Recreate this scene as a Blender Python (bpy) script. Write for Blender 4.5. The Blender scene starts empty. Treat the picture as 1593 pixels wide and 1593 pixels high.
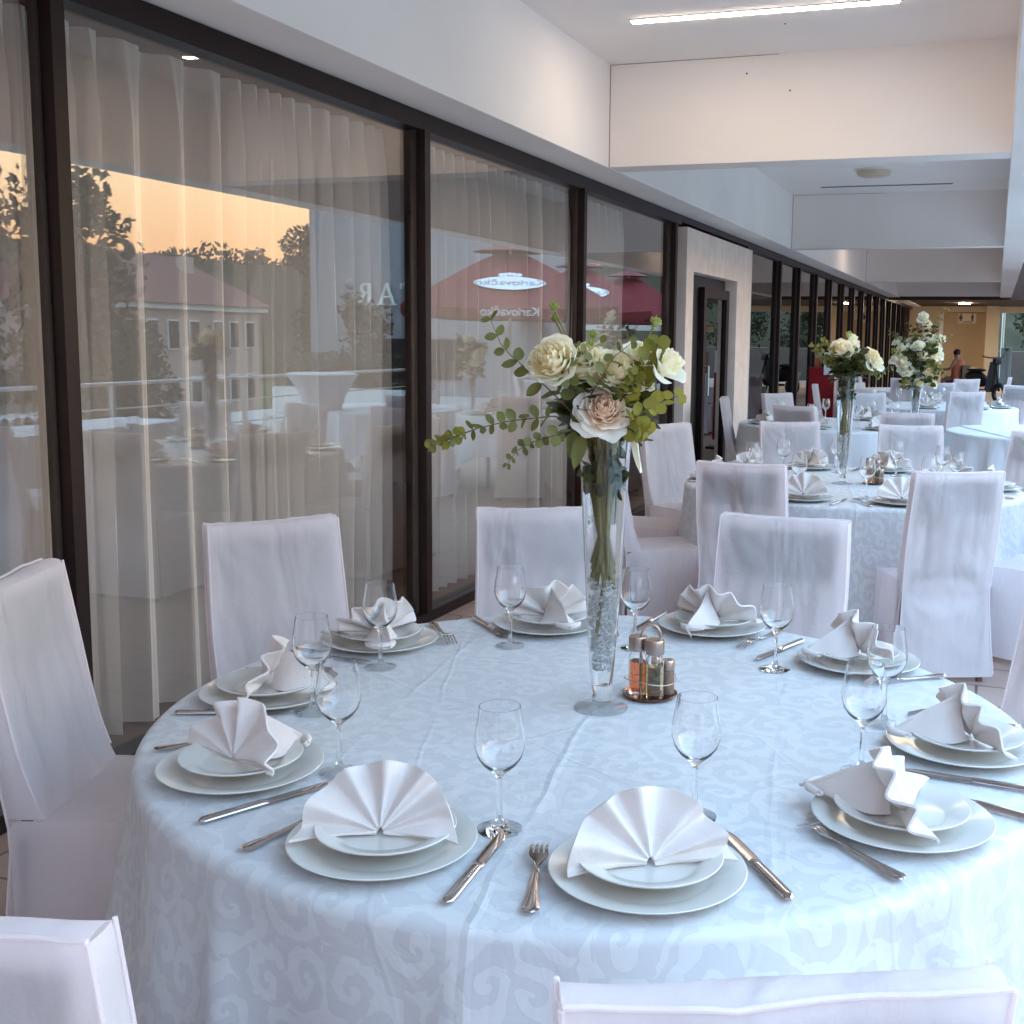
import bpy, bmesh, math, random
from mathutils import Vector, Matrix, noise
from math import sin, cos, pi, radians, sqrt, exp, atan2, hypot
random.seed(7)
sc = bpy.context.scene
COL = sc.collection
# ------------------------------------------------------------------ camera
cd = bpy.data.cameras.new('camera')
cam = bpy.data.objects.new('camera', cd); COL.objects.link(cam)
F_, YAW, PIT, ROL, CX, CY, WPX = 1804.65, -0.3378275, -0.1309254, 0.012875, 908.01, 758.84, 1593.0
CAMZ = 1.55
fw = Vector((sin(YAW)*cos(PIT), cos(YAW)*cos(PIT), sin(PIT)))
rt = Vector((cos(YAW), -sin(YAW), 0)); up = rt.cross(fw)
rt2 = rt*cos(ROL)+up*sin(ROL); up2 = -rt*sin(ROL)+up*cos(ROL)
m = Matrix((rt2, up2, -fw)).transposed().to_4x4(); m.translation = (0, 0, CAMZ)
cam.matrix_world = m
cd.sensor_width = 36; cd.sensor_fit = 'HORIZONTAL'; cd.lens = F_/WPX*36
cd.shift_x = (WPX/2-CX)/WPX; cd.shift_y = (CY-WPX/2)/WPX
cd.clip_start = 0.05; cd.clip_end = 2000
cd.dof.use_dof = False
sc.camera = cam
# ------------------------------------------------------------------ world, sun, exposure
WEST = radians(38)                                   # the glow of the sunset
SUN_EL, SUN_AZ = radians(3.0), radians(64)       # azimuth clockwise from +Y ; the sun is setting across the valley
w = bpy.data.worlds.new('World'); sc.world = w; w.use_nodes = True
nt = w.node_tree; nt.nodes.clear()
wo = nt.nodes.new('ShaderNodeOutputWorld'); bg = nt.nodes.new('ShaderNodeBackground')
sky = nt.nodes.new('ShaderNodeTexSky'); sky.sky_type = 'NISHITA'; sky.sun_disc = False
sky.sun_elevation = SUN_EL; sky.sun_rotation = SUN_AZ; sky.air_density = 1.0; sky.dust_density = 1.6; sky.ozone_density = 1.6
# dusk: the whole dome glows pale blue, warm only low over the western horizon where the sun has gone
def wn(t, **k):
    n = nt.nodes.new(t)
    for a, b in k.items(): setattr(n, a, b)
    return n
def wm(op, a, b=0.0, c=0.0):
    n = wn('ShaderNodeMath', operation=op)
    for i, v in enumerate((a, b, c)):
        if isinstance(v, bpy.types.NodeSocket): nt.links.new(v, n.inputs[i])
        else: n.inputs[i].default_value = v
    return n.outputs[0]
tcw = wn('ShaderNodeTexCoord'); sepw = wn('ShaderNodeSeparateXYZ'); nt.links.new(tcw.outputs['Generated'], sepw.inputs[0])
az = wm('ADD', wm('MULTIPLY', sepw.outputs[0], sin(WEST)), wm('MULTIPLY', sepw.outputs[1], cos(WEST)))
azf = wn('ShaderNodeMapRange', interpolation_type='SMOOTHSTEP'); nt.links.new(az, azf.inputs[0]); azf.inputs[1].default_value = -.1; azf.inputs[2].default_value = .75
elf = wn('ShaderNodeMapRange', interpolation_type='SMOOTHSTEP'); nt.links.new(sepw.outputs[2], elf.inputs[0]); elf.inputs[1].default_value = .50; elf.inputs[2].default_value = .14
warm = wn('ShaderNodeValToRGB'); nt.links.new(sepw.outputs[2], warm.inputs[0])
WARM = ((0.0, (3.1, 1.55, .75)), (.07, (3.3, 2.05, 1.08)), (.13, (3.7, 2.85, 1.80)), (.24, (3.8, 3.4, 2.5)))
el_ = warm.color_ramp.elements
while len(el_) < len(WARM): el_.new(.5)
for e_, (p_, c_) in zip(el_, WARM): e_.position = p_; e_.color = (*c_, 1)
DOME = (1.66, 2.68, 3.86)
dome = wn('ShaderNodeMix', data_type='RGBA'); dome.inputs[6].default_value = (*DOME, 1); nt.links.new(warm.outputs[0], dome.inputs[7]); nt.links.new(wm('MULTIPLY', azf.outputs[0], elf.outputs[0]), dome.inputs[0])
fin = wn('ShaderNodeMix', data_type='RGBA', blend_type='MIX'); fin.inputs[0].default_value = .002
nt.links.new(dome.outputs[2], fin.inputs[6]); nt.links.new(sky.outputs[0], fin.inputs[7]); nt.links.new(fin.outputs[2], bg.inputs[0]); bg.inputs[1].default_value = 0.15
nt.links.new(bg.outputs[0], wo.inputs[0])
sl = bpy.data.lights.new('sun', 'SUN'); sl.energy = 0.05; sl.angle = radians(12); sl.color = (1, .78, .55)
so = bpy.data.objects.new('sun', sl); COL.objects.link(so)
sd = Vector((sin(SUN_AZ)*cos(SUN_EL), cos(SUN_AZ)*cos(SUN_EL), sin(SUN_EL)))
so.rotation_euler = (-sd).to_track_quat('-Z', 'Y').to_euler(); so.location = (8, 0, 6)
sc.view_settings.view_transform = 'Standard'; sc.view_settings.look = 'None'
sc.view_settings.exposure = 3.12; sc.view_settings.gamma = 1
sc.render.engine = 'CYCLES'
cy = sc.cycles
cy.use_denoising = True
try: cy.denoiser = 'OPENIMAGEDENOISE'
except Exception: pass
cy.max_bounces = 12; cy.transmission_bounces = 12; cy.transparent_max_bounces = 24; cy.glossy_bounces = 5; cy.diffuse_bounces = 6
cy.sample_clamp_indirect = 6; cy.blur_glossy = 0.5

# ------------------------------------------------------------------ materials
def newmat(name):
    m = bpy.data.materials.new(name); m.use_nodes = True
    m.node_tree.nodes.clear(); return m, m.node_tree
class N:
    def __init__(s, nt): s.nt = nt
    def add(s, t, **k):
        n = s.nt.nodes.new(t)
        for a, b in k.items(): setattr(n, a, b)
        return n
    def ln(s, a, b): s.nt.links.new(a, b)
    def setin(s, n, i, v):
        if hasattr(v, 'links') or isinstance(v, bpy.types.NodeSocket): s.ln(v, n.inputs[i])
        else: n.inputs[i].default_value = v
    def math(s, op, a, b=0.0, c=0.0):
        n = s.add('ShaderNodeMath', operation=op)
        s.setin(n, 0, a); s.setin(n, 1, b)
        if op in ('MULTIPLY_ADD', 'SMOOTH_MIN', 'COMPARE'): s.setin(n, 2, c)
        return n.outputs[0]
    def coord(s, kind='Object'): return s.add('ShaderNodeTexCoord').outputs[kind]
    def scale(s, v, sx, sy, sz):
        n = s.add('ShaderNodeMapping'); s.ln(v, n.inputs[0]); n.inputs['Scale'].default_value = (sx, sy, sz); return n.outputs[0]
    def noise(s, v, sc=5, det=3, rough=.5, dist=0):
        n = s.add('ShaderNodeTexNoise'); s.ln(v, n.inputs['Vector']); n.inputs['Scale'].default_value = sc
        n.inputs['Detail'].default_value = det; n.inputs['Roughness'].default_value = rough; n.inputs['Distortion'].default_value = dist; return n
    def ramp(s, f, stops):
        n = s.add('ShaderNodeValToRGB'); s.ln(f, n.inputs[0]); e = n.color_ramp.elements
        while len(e) < len(stops): e.new(.5)
        for i, (p, c) in enumerate(stops):
            e[i].position = p; e[i].color = (c, c, c, 1) if isinstance(c, (int, float)) else (*c, 1)
        return n.outputs[0]
    def mixc(s, f, a, b):
        n = s.add('ShaderNodeMix', data_type='RGBA'); s.setin(n, 0, f)
        for i, v in ((6, a), (7, b)):
            if isinstance(v, bpy.types.NodeSocket): s.ln(v, n.inputs[i])
            else: n.inputs[i].default_value = (*v, 1)
        return n.outputs[2]
    def bump(s, h, st=.3, d=.01, nrm=None):
        n = s.add('ShaderNodeBump'); s.ln(h, n.inputs['Height']); n.inputs['Strength'].default_value = st; n.inputs['Distance'].default_value = d
        if nrm is not None: s.ln(nrm, n.inputs['Normal'])
        return n.outputs[0]
    def pbsdf(s, col=(.8, .8, .8), rough=.5, metal=0, spec=.5, **k):
        n = s.add('ShaderNodeBsdfPrincipled')
        if isinstance(col, bpy.types.NodeSocket): s.ln(col, n.inputs['Base Color'])
        else: n.inputs['Base Color'].default_value = (*col, 1)
        s.setin(n, n.inputs.find('Roughness'), rough)
        n.inputs['Metallic'].default_value = metal; n.inputs['Specular IOR Level'].default_value = spec
        for a, b in k.items():
            i = n.inputs.find(a.replace('_', ' '))
            s.setin(n, i, b)
        return n
    def out(s, sh):
        o = s.add('ShaderNodeOutputMaterial'); s.ln(sh, o.inputs[0])

def simple(name, col, rough=.5, metal=0, spec=.5, var=.12, vs=6, bump=.0, bs=40, bd=.002):
    m, t = newmat(name); n = N(t); c = n.coord()
    f = n.noise(c, vs, 4).outputs[0]
    col2 = tuple(x*(1-var) for x in col); col1 = tuple(min(1, x*(1+var)) for x in col)
    cc = n.mixc(n.ramp(f, [(.3, 0.), (.7, 1.)]), col2, col1)
    p = n.pbsdf(cc, rough, metal, spec)
    if bump: n.ln(n.bump(n.noise(c, bs, 4).outputs[0], bump, bd), p.inputs['Normal'])
    n.out(p.outputs[0]); return m

def fabric_mat(name, col, transl=.25, rough=.6, sheen=.3, fold=1.0):
    m, t = newmat(name); n = N(t); c = n.coord()
    info = n.add('ShaderNodeObjectInfo')
    v = n.add('ShaderNodeVectorMath', operation='ADD'); n.ln(c, v.inputs[0])
    v2 = n.add('ShaderNodeVectorMath', operation='SCALE'); v2.inputs[0].default_value = (7, 3, 5); n.ln(info.outputs['Random'], v2.inputs['Scale']); n.ln(v2.outputs[0], v.inputs[1])
    cc = v.outputs[0]
    wr = n.noise(n.scale(cc, 5, 5, 1.3), 1.2, 2.5, .5, .7).outputs[0]
    ridg = wr
    fine = n.noise(cc, 260, 2).outputs[0]
    mid = n.noise(cc, 22, 4, .6, .6).outputs[0]
    h = n.math('ADD', n.math('MULTIPLY', ridg, 1.1*fold), n.math('MULTIPLY', mid, .07))
    h = n.math('ADD', h, n.math('MULTIPLY', fine, .018))
    b = n.bump(h, .85, .03)
    p = n.pbsdf(col, rough, 0, .25, Sheen_Weight=sheen); n.ln(b, p.inputs['Normal'])
    tr = n.add('ShaderNodeBsdfTranslucent'); tr.inputs[0].default_value = (*col, 1); n.ln(b, tr.inputs[1])
    mx = n.add('ShaderNodeMixShader'); mx.inputs[0].default_value = transl
    n.ln(p.outputs[0], mx.inputs[1]); n.ln(tr.outputs[0], mx.inputs[2]); n.out(mx.outputs[0]); return m

def damask_mat(name):
    m, t = newmat(name); n = N(t); c = n.coord()
    uvn = n.add('ShaderNodeUVMap')                       # metres of cloth from the table centre: flat all the way down the drop
    uv = uvn.outputs[0]
    warp = n.noise(uv, 7.5, 0, .5).outputs['Color']
    s1 = n.add('ShaderNodeVectorMath', operation='SUBTRACT'); n.ln(warp, s1.inputs[0]); s1.inputs[1].default_value = (.5, .5, .5)
    s2 = n.add('ShaderNodeVectorMath', operation='SCALE'); n.ln(s1.outputs[0], s2.inputs[0]); s2.inputs['Scale'].default_value = .04
    s3 = n.add('ShaderNodeVectorMath', operation='ADD'); n.ln(uv, s3.inputs[0]); n.ln(s2.outputs[0], s3.inputs[1])
    uvw = s3.outputs[0]
    def spiral(scale, arms, tight, rnd):
        vo = n.add('ShaderNodeTexVoronoi', voronoi_dimensions='2D'); n.ln(uvw, vo.inputs['Vector']); vo.inputs['Scale'].default_value = scale; vo.inputs['Randomness'].default_value = rnd
        d = n.add('ShaderNodeVectorMath', operation='SUBTRACT')
        sc_ = n.add('ShaderNodeVectorMath', operation='SCALE'); n.ln(uvw, sc_.inputs[0]); sc_.inputs['Scale'].default_value = 1.0
        n.ln(sc_.outputs[0], d.inputs[0]); n.ln(vo.outputs['Position'], d.inputs[1])
        sp = n.add('ShaderNodeSeparateXYZ'); n.ln(d.outputs[0], sp.inputs[0])
        ang = n.math('ARCTAN2', sp.outputs[1], sp.outputs[0])
        ln_ = n.add('ShaderNodeVectorMath', operation='LENGTH'); n.ln(d.outputs[0], ln_.inputs[0])
        r = n.math('MULTIPLY', ln_.outputs['Value'], scale)
        csp = n.add('ShaderNodeSeparateColor'); n.ln(vo.outputs['Color'], csp.inputs[0])
        sgn = n.math('SUBTRACT', n.math('MULTIPLY', n.math('GREATER_THAN', csp.outputs[0], .5), 2.0), 1.0)
        lg = n.math('POWER', r, .6)
        ph = n.math('ADD', n.math('MULTIPLY', n.math('MULTIPLY', ang, arms), sgn), n.math('MULTIPLY', lg, tight))
        ph = n.math('ADD', ph, n.math('MULTIPLY', csp.outputs[1], 6.28))
        return n.math('SINE', ph)
    a = spiral(9.2, 1.0, 15.0, .75)
    b = spiral(19, 2.0, 8.0, 1.0)
    bl = n.noise(uvw, 13, 1).outputs[0]
    s = n.math('ADD', n.math('MULTIPLY', a, .8), n.math('MULTIPLY', b, .38))
    s = n.math('ADD', s, n.math('MULTIPLY', n.math('SUBTRACT', bl, .5), 1.1))
    pat = n.ramp(n.math('MULTIPLY_ADD', s, .25, .5), [(.5, 0.), (.53, 1.)])
    col = n.mixc(pat, (.63, .63, .645), (.705, .705, .715))
    rough = n.math('MULTIPLY_ADD', pat, -.20, .62)
    # ironing creases: ridges at straight lines of the folded cloth
    su = n.add('ShaderNodeSeparateXYZ'); n.ln(uv, su.inputs[0])
    wob = n.math('MULTIPLY', n.math('SUBTRACT', n.noise(uv, 3, 2).outputs[0], .5), .05)
    tot = None
    for ang, off, wd, hh in ((98.2, .0, .011, 1.0), (98.2, .035, .022, -.5), (110, -.33, .007, .6), (33, .12, .006, .5), (8, .30, .010, .55), (8, -.34, .010, .6), (57, .05, .006, .45), (98.2, .40, .01, .5), (98.2, -.42, .01, .6), (150, -.2, .006, .4), (128, .28, .006, .4)):
        nx, ny = cos(radians(ang-90)), sin(radians(ang-90))
        d = n.math('ADD', n.math('ADD', n.math('MULTIPLY', su.outputs[0], nx), n.math('MULTIPLY', su.outputs[1], ny)), n.math('ADD', wob, -off))
        e = n.math('MAXIMUM', n.math('SUBTRACT', 1.0, n.math('DIVIDE', n.math('ABSOLUTE', d), wd)), 0.0)
        e = n.math('MULTIPLY', n.math('SMOOTH_MAX', e, 0.0, .3) if False else e, hh)
        tot = e if tot is None else n.math('ADD', tot, e)
    mask = n.ramp(n.noise(uv, 2.3, 1).outputs[0], [(.38, .15), (.58, 1.)])
    tot = n.math('MULTIPLY', tot, mask)
    big = n.noise(n.scale(uv, 1, 1, 1), 4.5, 4, .55, .8).outputs[0]
    h = n.math('ADD', n.math('MULTIPLY', tot, .20), n.math('MULTIPLY', big, .9))
    h = n.math('ADD', h, n.math('MULTIPLY', pat, .02))
    bp = n.bump(h, .5, .02)
    p = n.pbsdf(col, rough, 0, .55, Sheen_Weight=.15); n.ln(bp, p.inputs['Normal'])
    tr = n.add('ShaderNodeBsdfTranslucent'); n.ln(col, tr.inputs[0])
    mx = n.add('ShaderNodeMixShader'); mx.inputs[0].default_value = .12
    n.ln(p.outputs[0], mx.inputs[1]); n.ln(tr.outputs[0], mx.inputs[2]); n.out(mx.outputs[0]); return m

def glass_mat(name, col=(1, 1, 1), rough=0.0, ior=1.5):
    m, t = newmat(name); n = N(t)
    p = n.pbsdf(col, rough, 0, .5, Transmission_Weight=1.0, IOR=ior); n.out(p.outputs[0]); return m

def pane_mat(name, tint, f0=.17):
    m, t = newmat(name); n = N(t)
    geo = n.add('ShaderNodeNewGeometry'); dt = n.add('ShaderNodeVectorMath', operation='DOT_PRODUCT'); n.ln(geo.outputs['Incoming'], dt.inputs[0]); n.ln(geo.outputs['Normal'], dt.inputs[1])
    cosv = n.math('ABSOLUTE', dt.outputs['Value']); schl = n.math('POWER', n.math('SUBTRACT', 1.0, cosv), 5.0)
    tr = n.add('ShaderNodeBsdfTransparent'); tr.inputs[0].default_value = (*tint, 1)
    gl = n.add('ShaderNodeBsdfGlossy'); gl.inputs['Roughness'].default_value = 0.0; gl.inputs[0].default_value = (1, .97, .94, 1)
    wv = n.noise(n.coord(), 1.3, 2).outputs[0]
    n.ln(n.bump(wv, .03, .01), gl.inputs['Normal'])
    fac = n.math('MINIMUM', n.math('MULTIPLY_ADD', schl, .9, f0), 1.0)
    mx = n.add('ShaderNodeMixShader'); n.ln(fac, mx.inputs[0]); n.ln(tr.outputs[0], mx.inputs[1]); n.ln(gl.outputs[0], mx.inputs[2])
    n.out(mx.outputs[0]); return m

def sheer_mat(name):
    m, t = newmat(name); n = N(t); c = n.coord()
    g = n.add('ShaderNodeNewGeometry'); lwn = n.add('ShaderNodeLayerWeight'); lwn.inputs[0].default_value = .5
    df = n.add('ShaderNodeBsdfDiffuse'); df.inputs[0].default_value = (.95, .93, .90, 1)
    tl = n.add('ShaderNodeBsdfTranslucent'); tl.inputs[0].default_value = (.95, .93, .90, 1)
    tr = n.add('ShaderNodeBsdfTransparent'); tr.inputs[0].default_value = (.95, .93, .9, 1)
    m1 = n.add('ShaderNodeMixShader'); m1.inputs[0].default_value = .12; n.ln(df.outputs[0], m1.inputs[1]); n.ln(tl.outputs[0], m1.inputs[2])
    fac = n.math('MINIMUM', n.math('MULTIPLY_ADD', lwn.outputs['Facing'], .42, .44), .76)
    m2 = n.add('ShaderNodeMixShader'); n.ln(fac, m2.inputs[0]); n.ln(tr.outputs[0], m2.inputs[1]); n.ln(m1.outputs[0], m2.inputs[2])
    n.out(m2.outputs[0]); return m

def leaf_mat(name, c1, c2, transl=.3, rough=.5):
    m, t = newmat(name); n = N(t); c = n.coord()
    f = n.noise(c, 9, 3).outputs[0]
    col = n.mixc(n.ramp(f, [(.35, 0.), (.65, 1.)]), c1, c2)
    p = n.pbsdf(col, rough, 0, .4)
    tr = n.add('ShaderNodeBsdfTranslucent'); n.ln(col, tr.inputs[0])
    mx = n.add('ShaderNodeMixShader'); mx.inputs[0].default_value = transl
    n.ln(p.outputs[0], mx.inputs[1]); n.ln(tr.outputs[0], mx.inputs[2]); n.out(mx.outputs[0]); return m

def petal_mat(name, inner, outer, rad):
    m, t = newmat(name); n = N(t); c = n.coord()
    ln_ = n.add('ShaderNodeVectorMath', operation='LENGTH'); n.ln(c, ln_.inputs[0])
    f = n.math('DIVIDE', ln_.outputs['Value'], rad)
    col = n.mixc(n.ramp(f, [(.25, 0.), (.85, 1.)]), inner, outer)
    b = n.bump(n.noise(n.scale(c, 1, 1, .3), 120, 2).outputs[0], .25, .002)
    p = n.pbsdf(col, .55, 0, .3); n.ln(b, p.inputs['Normal'])
    tr = n.add('ShaderNodeBsdfTranslucent'); n.ln(col, tr.inputs[0])
    mx = n.add('ShaderNodeMixShader'); mx.inputs[0].default_value = .45
    n.ln(p.outputs[0], mx.inputs[1]); n.ln(tr.outputs[0], mx.inputs[2]); n.out(mx.outputs[0]); return m

def emit_mat(name, col, st):
    m, t = newmat(name); n = N(t)
    e = n.add('ShaderNodeEmission'); e.inputs[0].default_value = (*col, 1); e.inputs[1].default_value = st; n.out(e.outputs[0]); return m

def tile_mat(name, c1, c2, mortar, sx, sy, rough=.5):
    m, t = newmat(name); n = N(t); c = n.coord()
    b = n.add('ShaderNodeTexBrick'); n.ln(c, b.inputs['Vector'])
    b.inputs['Color1'].default_value = (*c1, 1); b.inputs['Color2'].default_value = (*c2, 1); b.inputs['Mortar'].default_value = (*mortar, 1)
    b.inputs['Scale'].default_value = 1; b.inputs['Brick Width'].default_value = sx; b.inputs['Row Height'].default_value = sy; b.inputs['Mortar Size'].default_value = .006
    f = n.noise(c, 3, 5).outputs[0]
    mm = n.add('ShaderNodeMix', data_type='RGBA', blend_type='MULTIPLY'); mm.inputs[0].default_value = .5
    n.ln(b.outputs[0], mm.inputs[6]); n.ln(n.ramp(f, [(.3, .6), (.7, 1.)]), mm.inputs[7])
    p = n.pbsdf(mm.outputs[2], rough, 0, .4); n.ln(n.bump(b.outputs['Fac'], -.4, .004), p.inputs['Normal']); n.out(p.outputs[0]); return m

M = {}
M['plaster'] = simple('white_plaster', (.88, .82, .78), .85, 0, .2, .045, .9, .22, 60, .002)
M['stone'] = simple('beige_stone', (.86, .70, .60), .8, 0, .25, .08, 5, .25, 30, .003)
M['frame'] = simple('dark_bronze_frame', (.018, .007, .006), .40, 0, .28, .2, 2)
M['frame_side'] = simple('bronze_gasket', (.06, .045, .038), .45, .3, .5, .1)
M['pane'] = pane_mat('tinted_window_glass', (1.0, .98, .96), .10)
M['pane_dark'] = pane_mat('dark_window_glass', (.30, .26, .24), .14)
M['sheer'] = sheer_mat('sheer_curtain')
M['room'] = simple('room_wall', (.20, .13, .10), .8, 0, .2, .1)
M['roomfloor'] = simple('room_floor', (.10, .06, .045), .5, 0, .4, .2)
M['floor'] = tile_mat('terrace_tile', (.44, .30, .25), (.38, .26, .215), (.13, .09, .07), .6, .3, .45)
M['bounce_paving'] = tile_mat('pale_bounce_paving', (.62, .58, .54), (.56, .52, .48), (.3, .28, .26), .8, .8, .8)  # kept pale so the added outer floor bounces light up to the ceiling
M['cover'] = fabric_mat('chair_cover_fabric', (.94, .875, .885), .58)
M['napkin'] = fabric_mat('napkin_fabric', (.80, .725, .69), .16, .7, .25, .35)
M['damask'] = damask_mat('white_damask')
M['plain'] = fabric_mat('plain_tablecloth', (.80, .80, .82), .15, .6, .2, .6)
M['china'] = simple('white_china', (.66, .64, .60), .16, 0, .5, .015)
M['steel'] = simple('polished_cutlery_steel', (.58, .53, .52), .13, 1, .5, .04)
M['brushed'] = simple('brushed_metal_cap', (.42, .33, .29), .30, 1, .5, .12, 40)
M['copper'] = simple('dark_metal_tray', (.20, .11, .08), .2, 1, .5, .1)
M['glass'] = glass_mat('clear_glass', ior=1.46)
M['water'] = glass_mat('water', (.97, .98, .97), 0, 1.33)
M['gel'] = glass_mat('gel_crystal', (1, .99, .98), .0, 1.36)
M['oil'] = glass_mat('olive_oil', (.86, .58, .16), 0, 1.45)
M['vinegar'] = glass_mat('red_vinegar', (.90, .22, .06), 0, 1.35)
M['pepper'] = simple('ground_pepper', (.23, .15, .11), .8, 0, .3, .3, 200)
M['wood'] = simple('dark_chair_wood', (.10, .035, .022), .35, 0, .5, .2, 8)
M['slat'] = simple('chair_back_wood', (.05, .02, .015), .5, 0, .4, .2, 8)
M['euc'] = leaf_mat('eucalyptus_leaf', (.105, .115, .026), (.20, .20, .055), .25)
M['eucy'] = leaf_mat('young_eucalyptus_leaf', (.20, .19, .025), (.34, .30, .05), .45)
M['leaf'] = leaf_mat('dark_rose_leaf', (.040, .046, .012), (.085, .088, .022), .2, .4)
M['stem'] = simple('green_stem', (.20, .17, .035), .5, 0, .4, .25, 20)
M['twig'] = simple('brown_twig', (.12, .085, .055), .6, 0, .3, .2, 20)
M['cream'] = petal_mat('cream_petal', (.96, .84, .52), (.97, .92, .76), .06)
M['peach'] = petal_mat('peach_petal', (.98, .76, .58), (.98, .92, .82), .060)
M['white_petal'] = petal_mat('white_petal', (.90, .84, .50), (.97, .93, .78), .03)
M['bud'] = petal_mat('green_bud', (.32, .38, .08), (.72, .74, .40), .03)
M['tree'] = leaf_mat('tree_leaf', (.020, .022, .008), (.055, .052, .018), .15, .7)
M['seamgap'] = simple('brown_joint', (.20, .11, .07), .9, 0, .1, .2)
M['bark'] = simple('tree_bark', (.09, .06, .045), .9, 0, .2, .3, 8, .5, 20, .02)
M['grass'] = simple('ground_grass', (.06, .08, .03), .95, 0, .1, .35, .3)
M['hill'] = simple('wooded_hill', (.040, .034, .018), .95, 0, .1, .5, .15)
M['house'] = simple('pink_render', (.46, .31, .26), .9, 0, .2, .06, .6)
M['bounce_render'] = simple('pink_bounce_render', (.80, .58, .53), .9, 0, .2, .05, .6)  # pink of the added wall that reflects warm light into the terrace
M['roof'] = tile_mat('red_roof_tile', (.23, .075, .06), (.17, .055, .045), (.07, .03, .025), .3, .35, .8)
M['whitetrim'] = simple('white_trim', (.75, .72, .68), .7, 0, .3, .04)
M['wglass'] = simple('dark_window', (.03, .03, .035), .15, 0, .5, .2)
M['redcanvas'] = fabric_mat('red_canvas', (.17, .014, .02), .06, .75, .1, .4)
M['white'] = simple('white_paint', (.85, .85, .86), .5, 0, .4, .02)
M['navy'] = simple('blue_print', (.04, .06, .28), .6, 0, .3, .05)
M['redprint'] = simple('red_print', (.45, .02, .02), .6, 0, .3, .05)
M['signmetal'] = simple('pale_sign_metal', (.92, .86, .74), .3, .0, .5, .02)
M['signplaster'] = simple('grey_plaster', (.33, .30, .30), .9, 0, .2, .04)
M['black'] = simple('black_plastic', (.015, .013, .013), .45, 0, .5, .2)
M['redboard'] = simple('red_board', (.28, .006, .012), .5, 0, .3, .1)
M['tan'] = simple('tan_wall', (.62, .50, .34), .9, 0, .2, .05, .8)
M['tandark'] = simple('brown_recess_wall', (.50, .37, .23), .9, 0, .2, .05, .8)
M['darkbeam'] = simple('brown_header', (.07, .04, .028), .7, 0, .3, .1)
M['steelrail'] = simple('brushed_rail', (.55, .54, .52), .35, .9, .5, .05)
M['stonewall'] = tile_mat('stone_block_wall', (.42, .32, .26), (.30, .22, .18), (.15, .11, .09), .45, .2, .9)
M['skin'] = simple('skin', (.45, .22, .14), .6, 0, .4, .08)
M['orange'] = fabric_mat('orange_shirt', (.62, .17, .09), .05, .8, .1, .6)
M['hair'] = simple('dark_hair', (.02, .012, .01), .5, 0, .4, .3, 40)
M['led'] = emit_mat('lit_strip', (1.0, .83, .66), 7.0)
M['end_fill'] = emit_mat('warm_fill_glow', (1.0, .80, .56), 50.0)  # glow of the lamp added for the end wall
M['lampshade'] = simple('cream_lamp_glass', (.62, .50, .36), .4, 0, .4, .03)
M['bluegrey'] = simple('grey_blue_panel', (.20, .25, .29), .5, 0, .4, .08)

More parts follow.
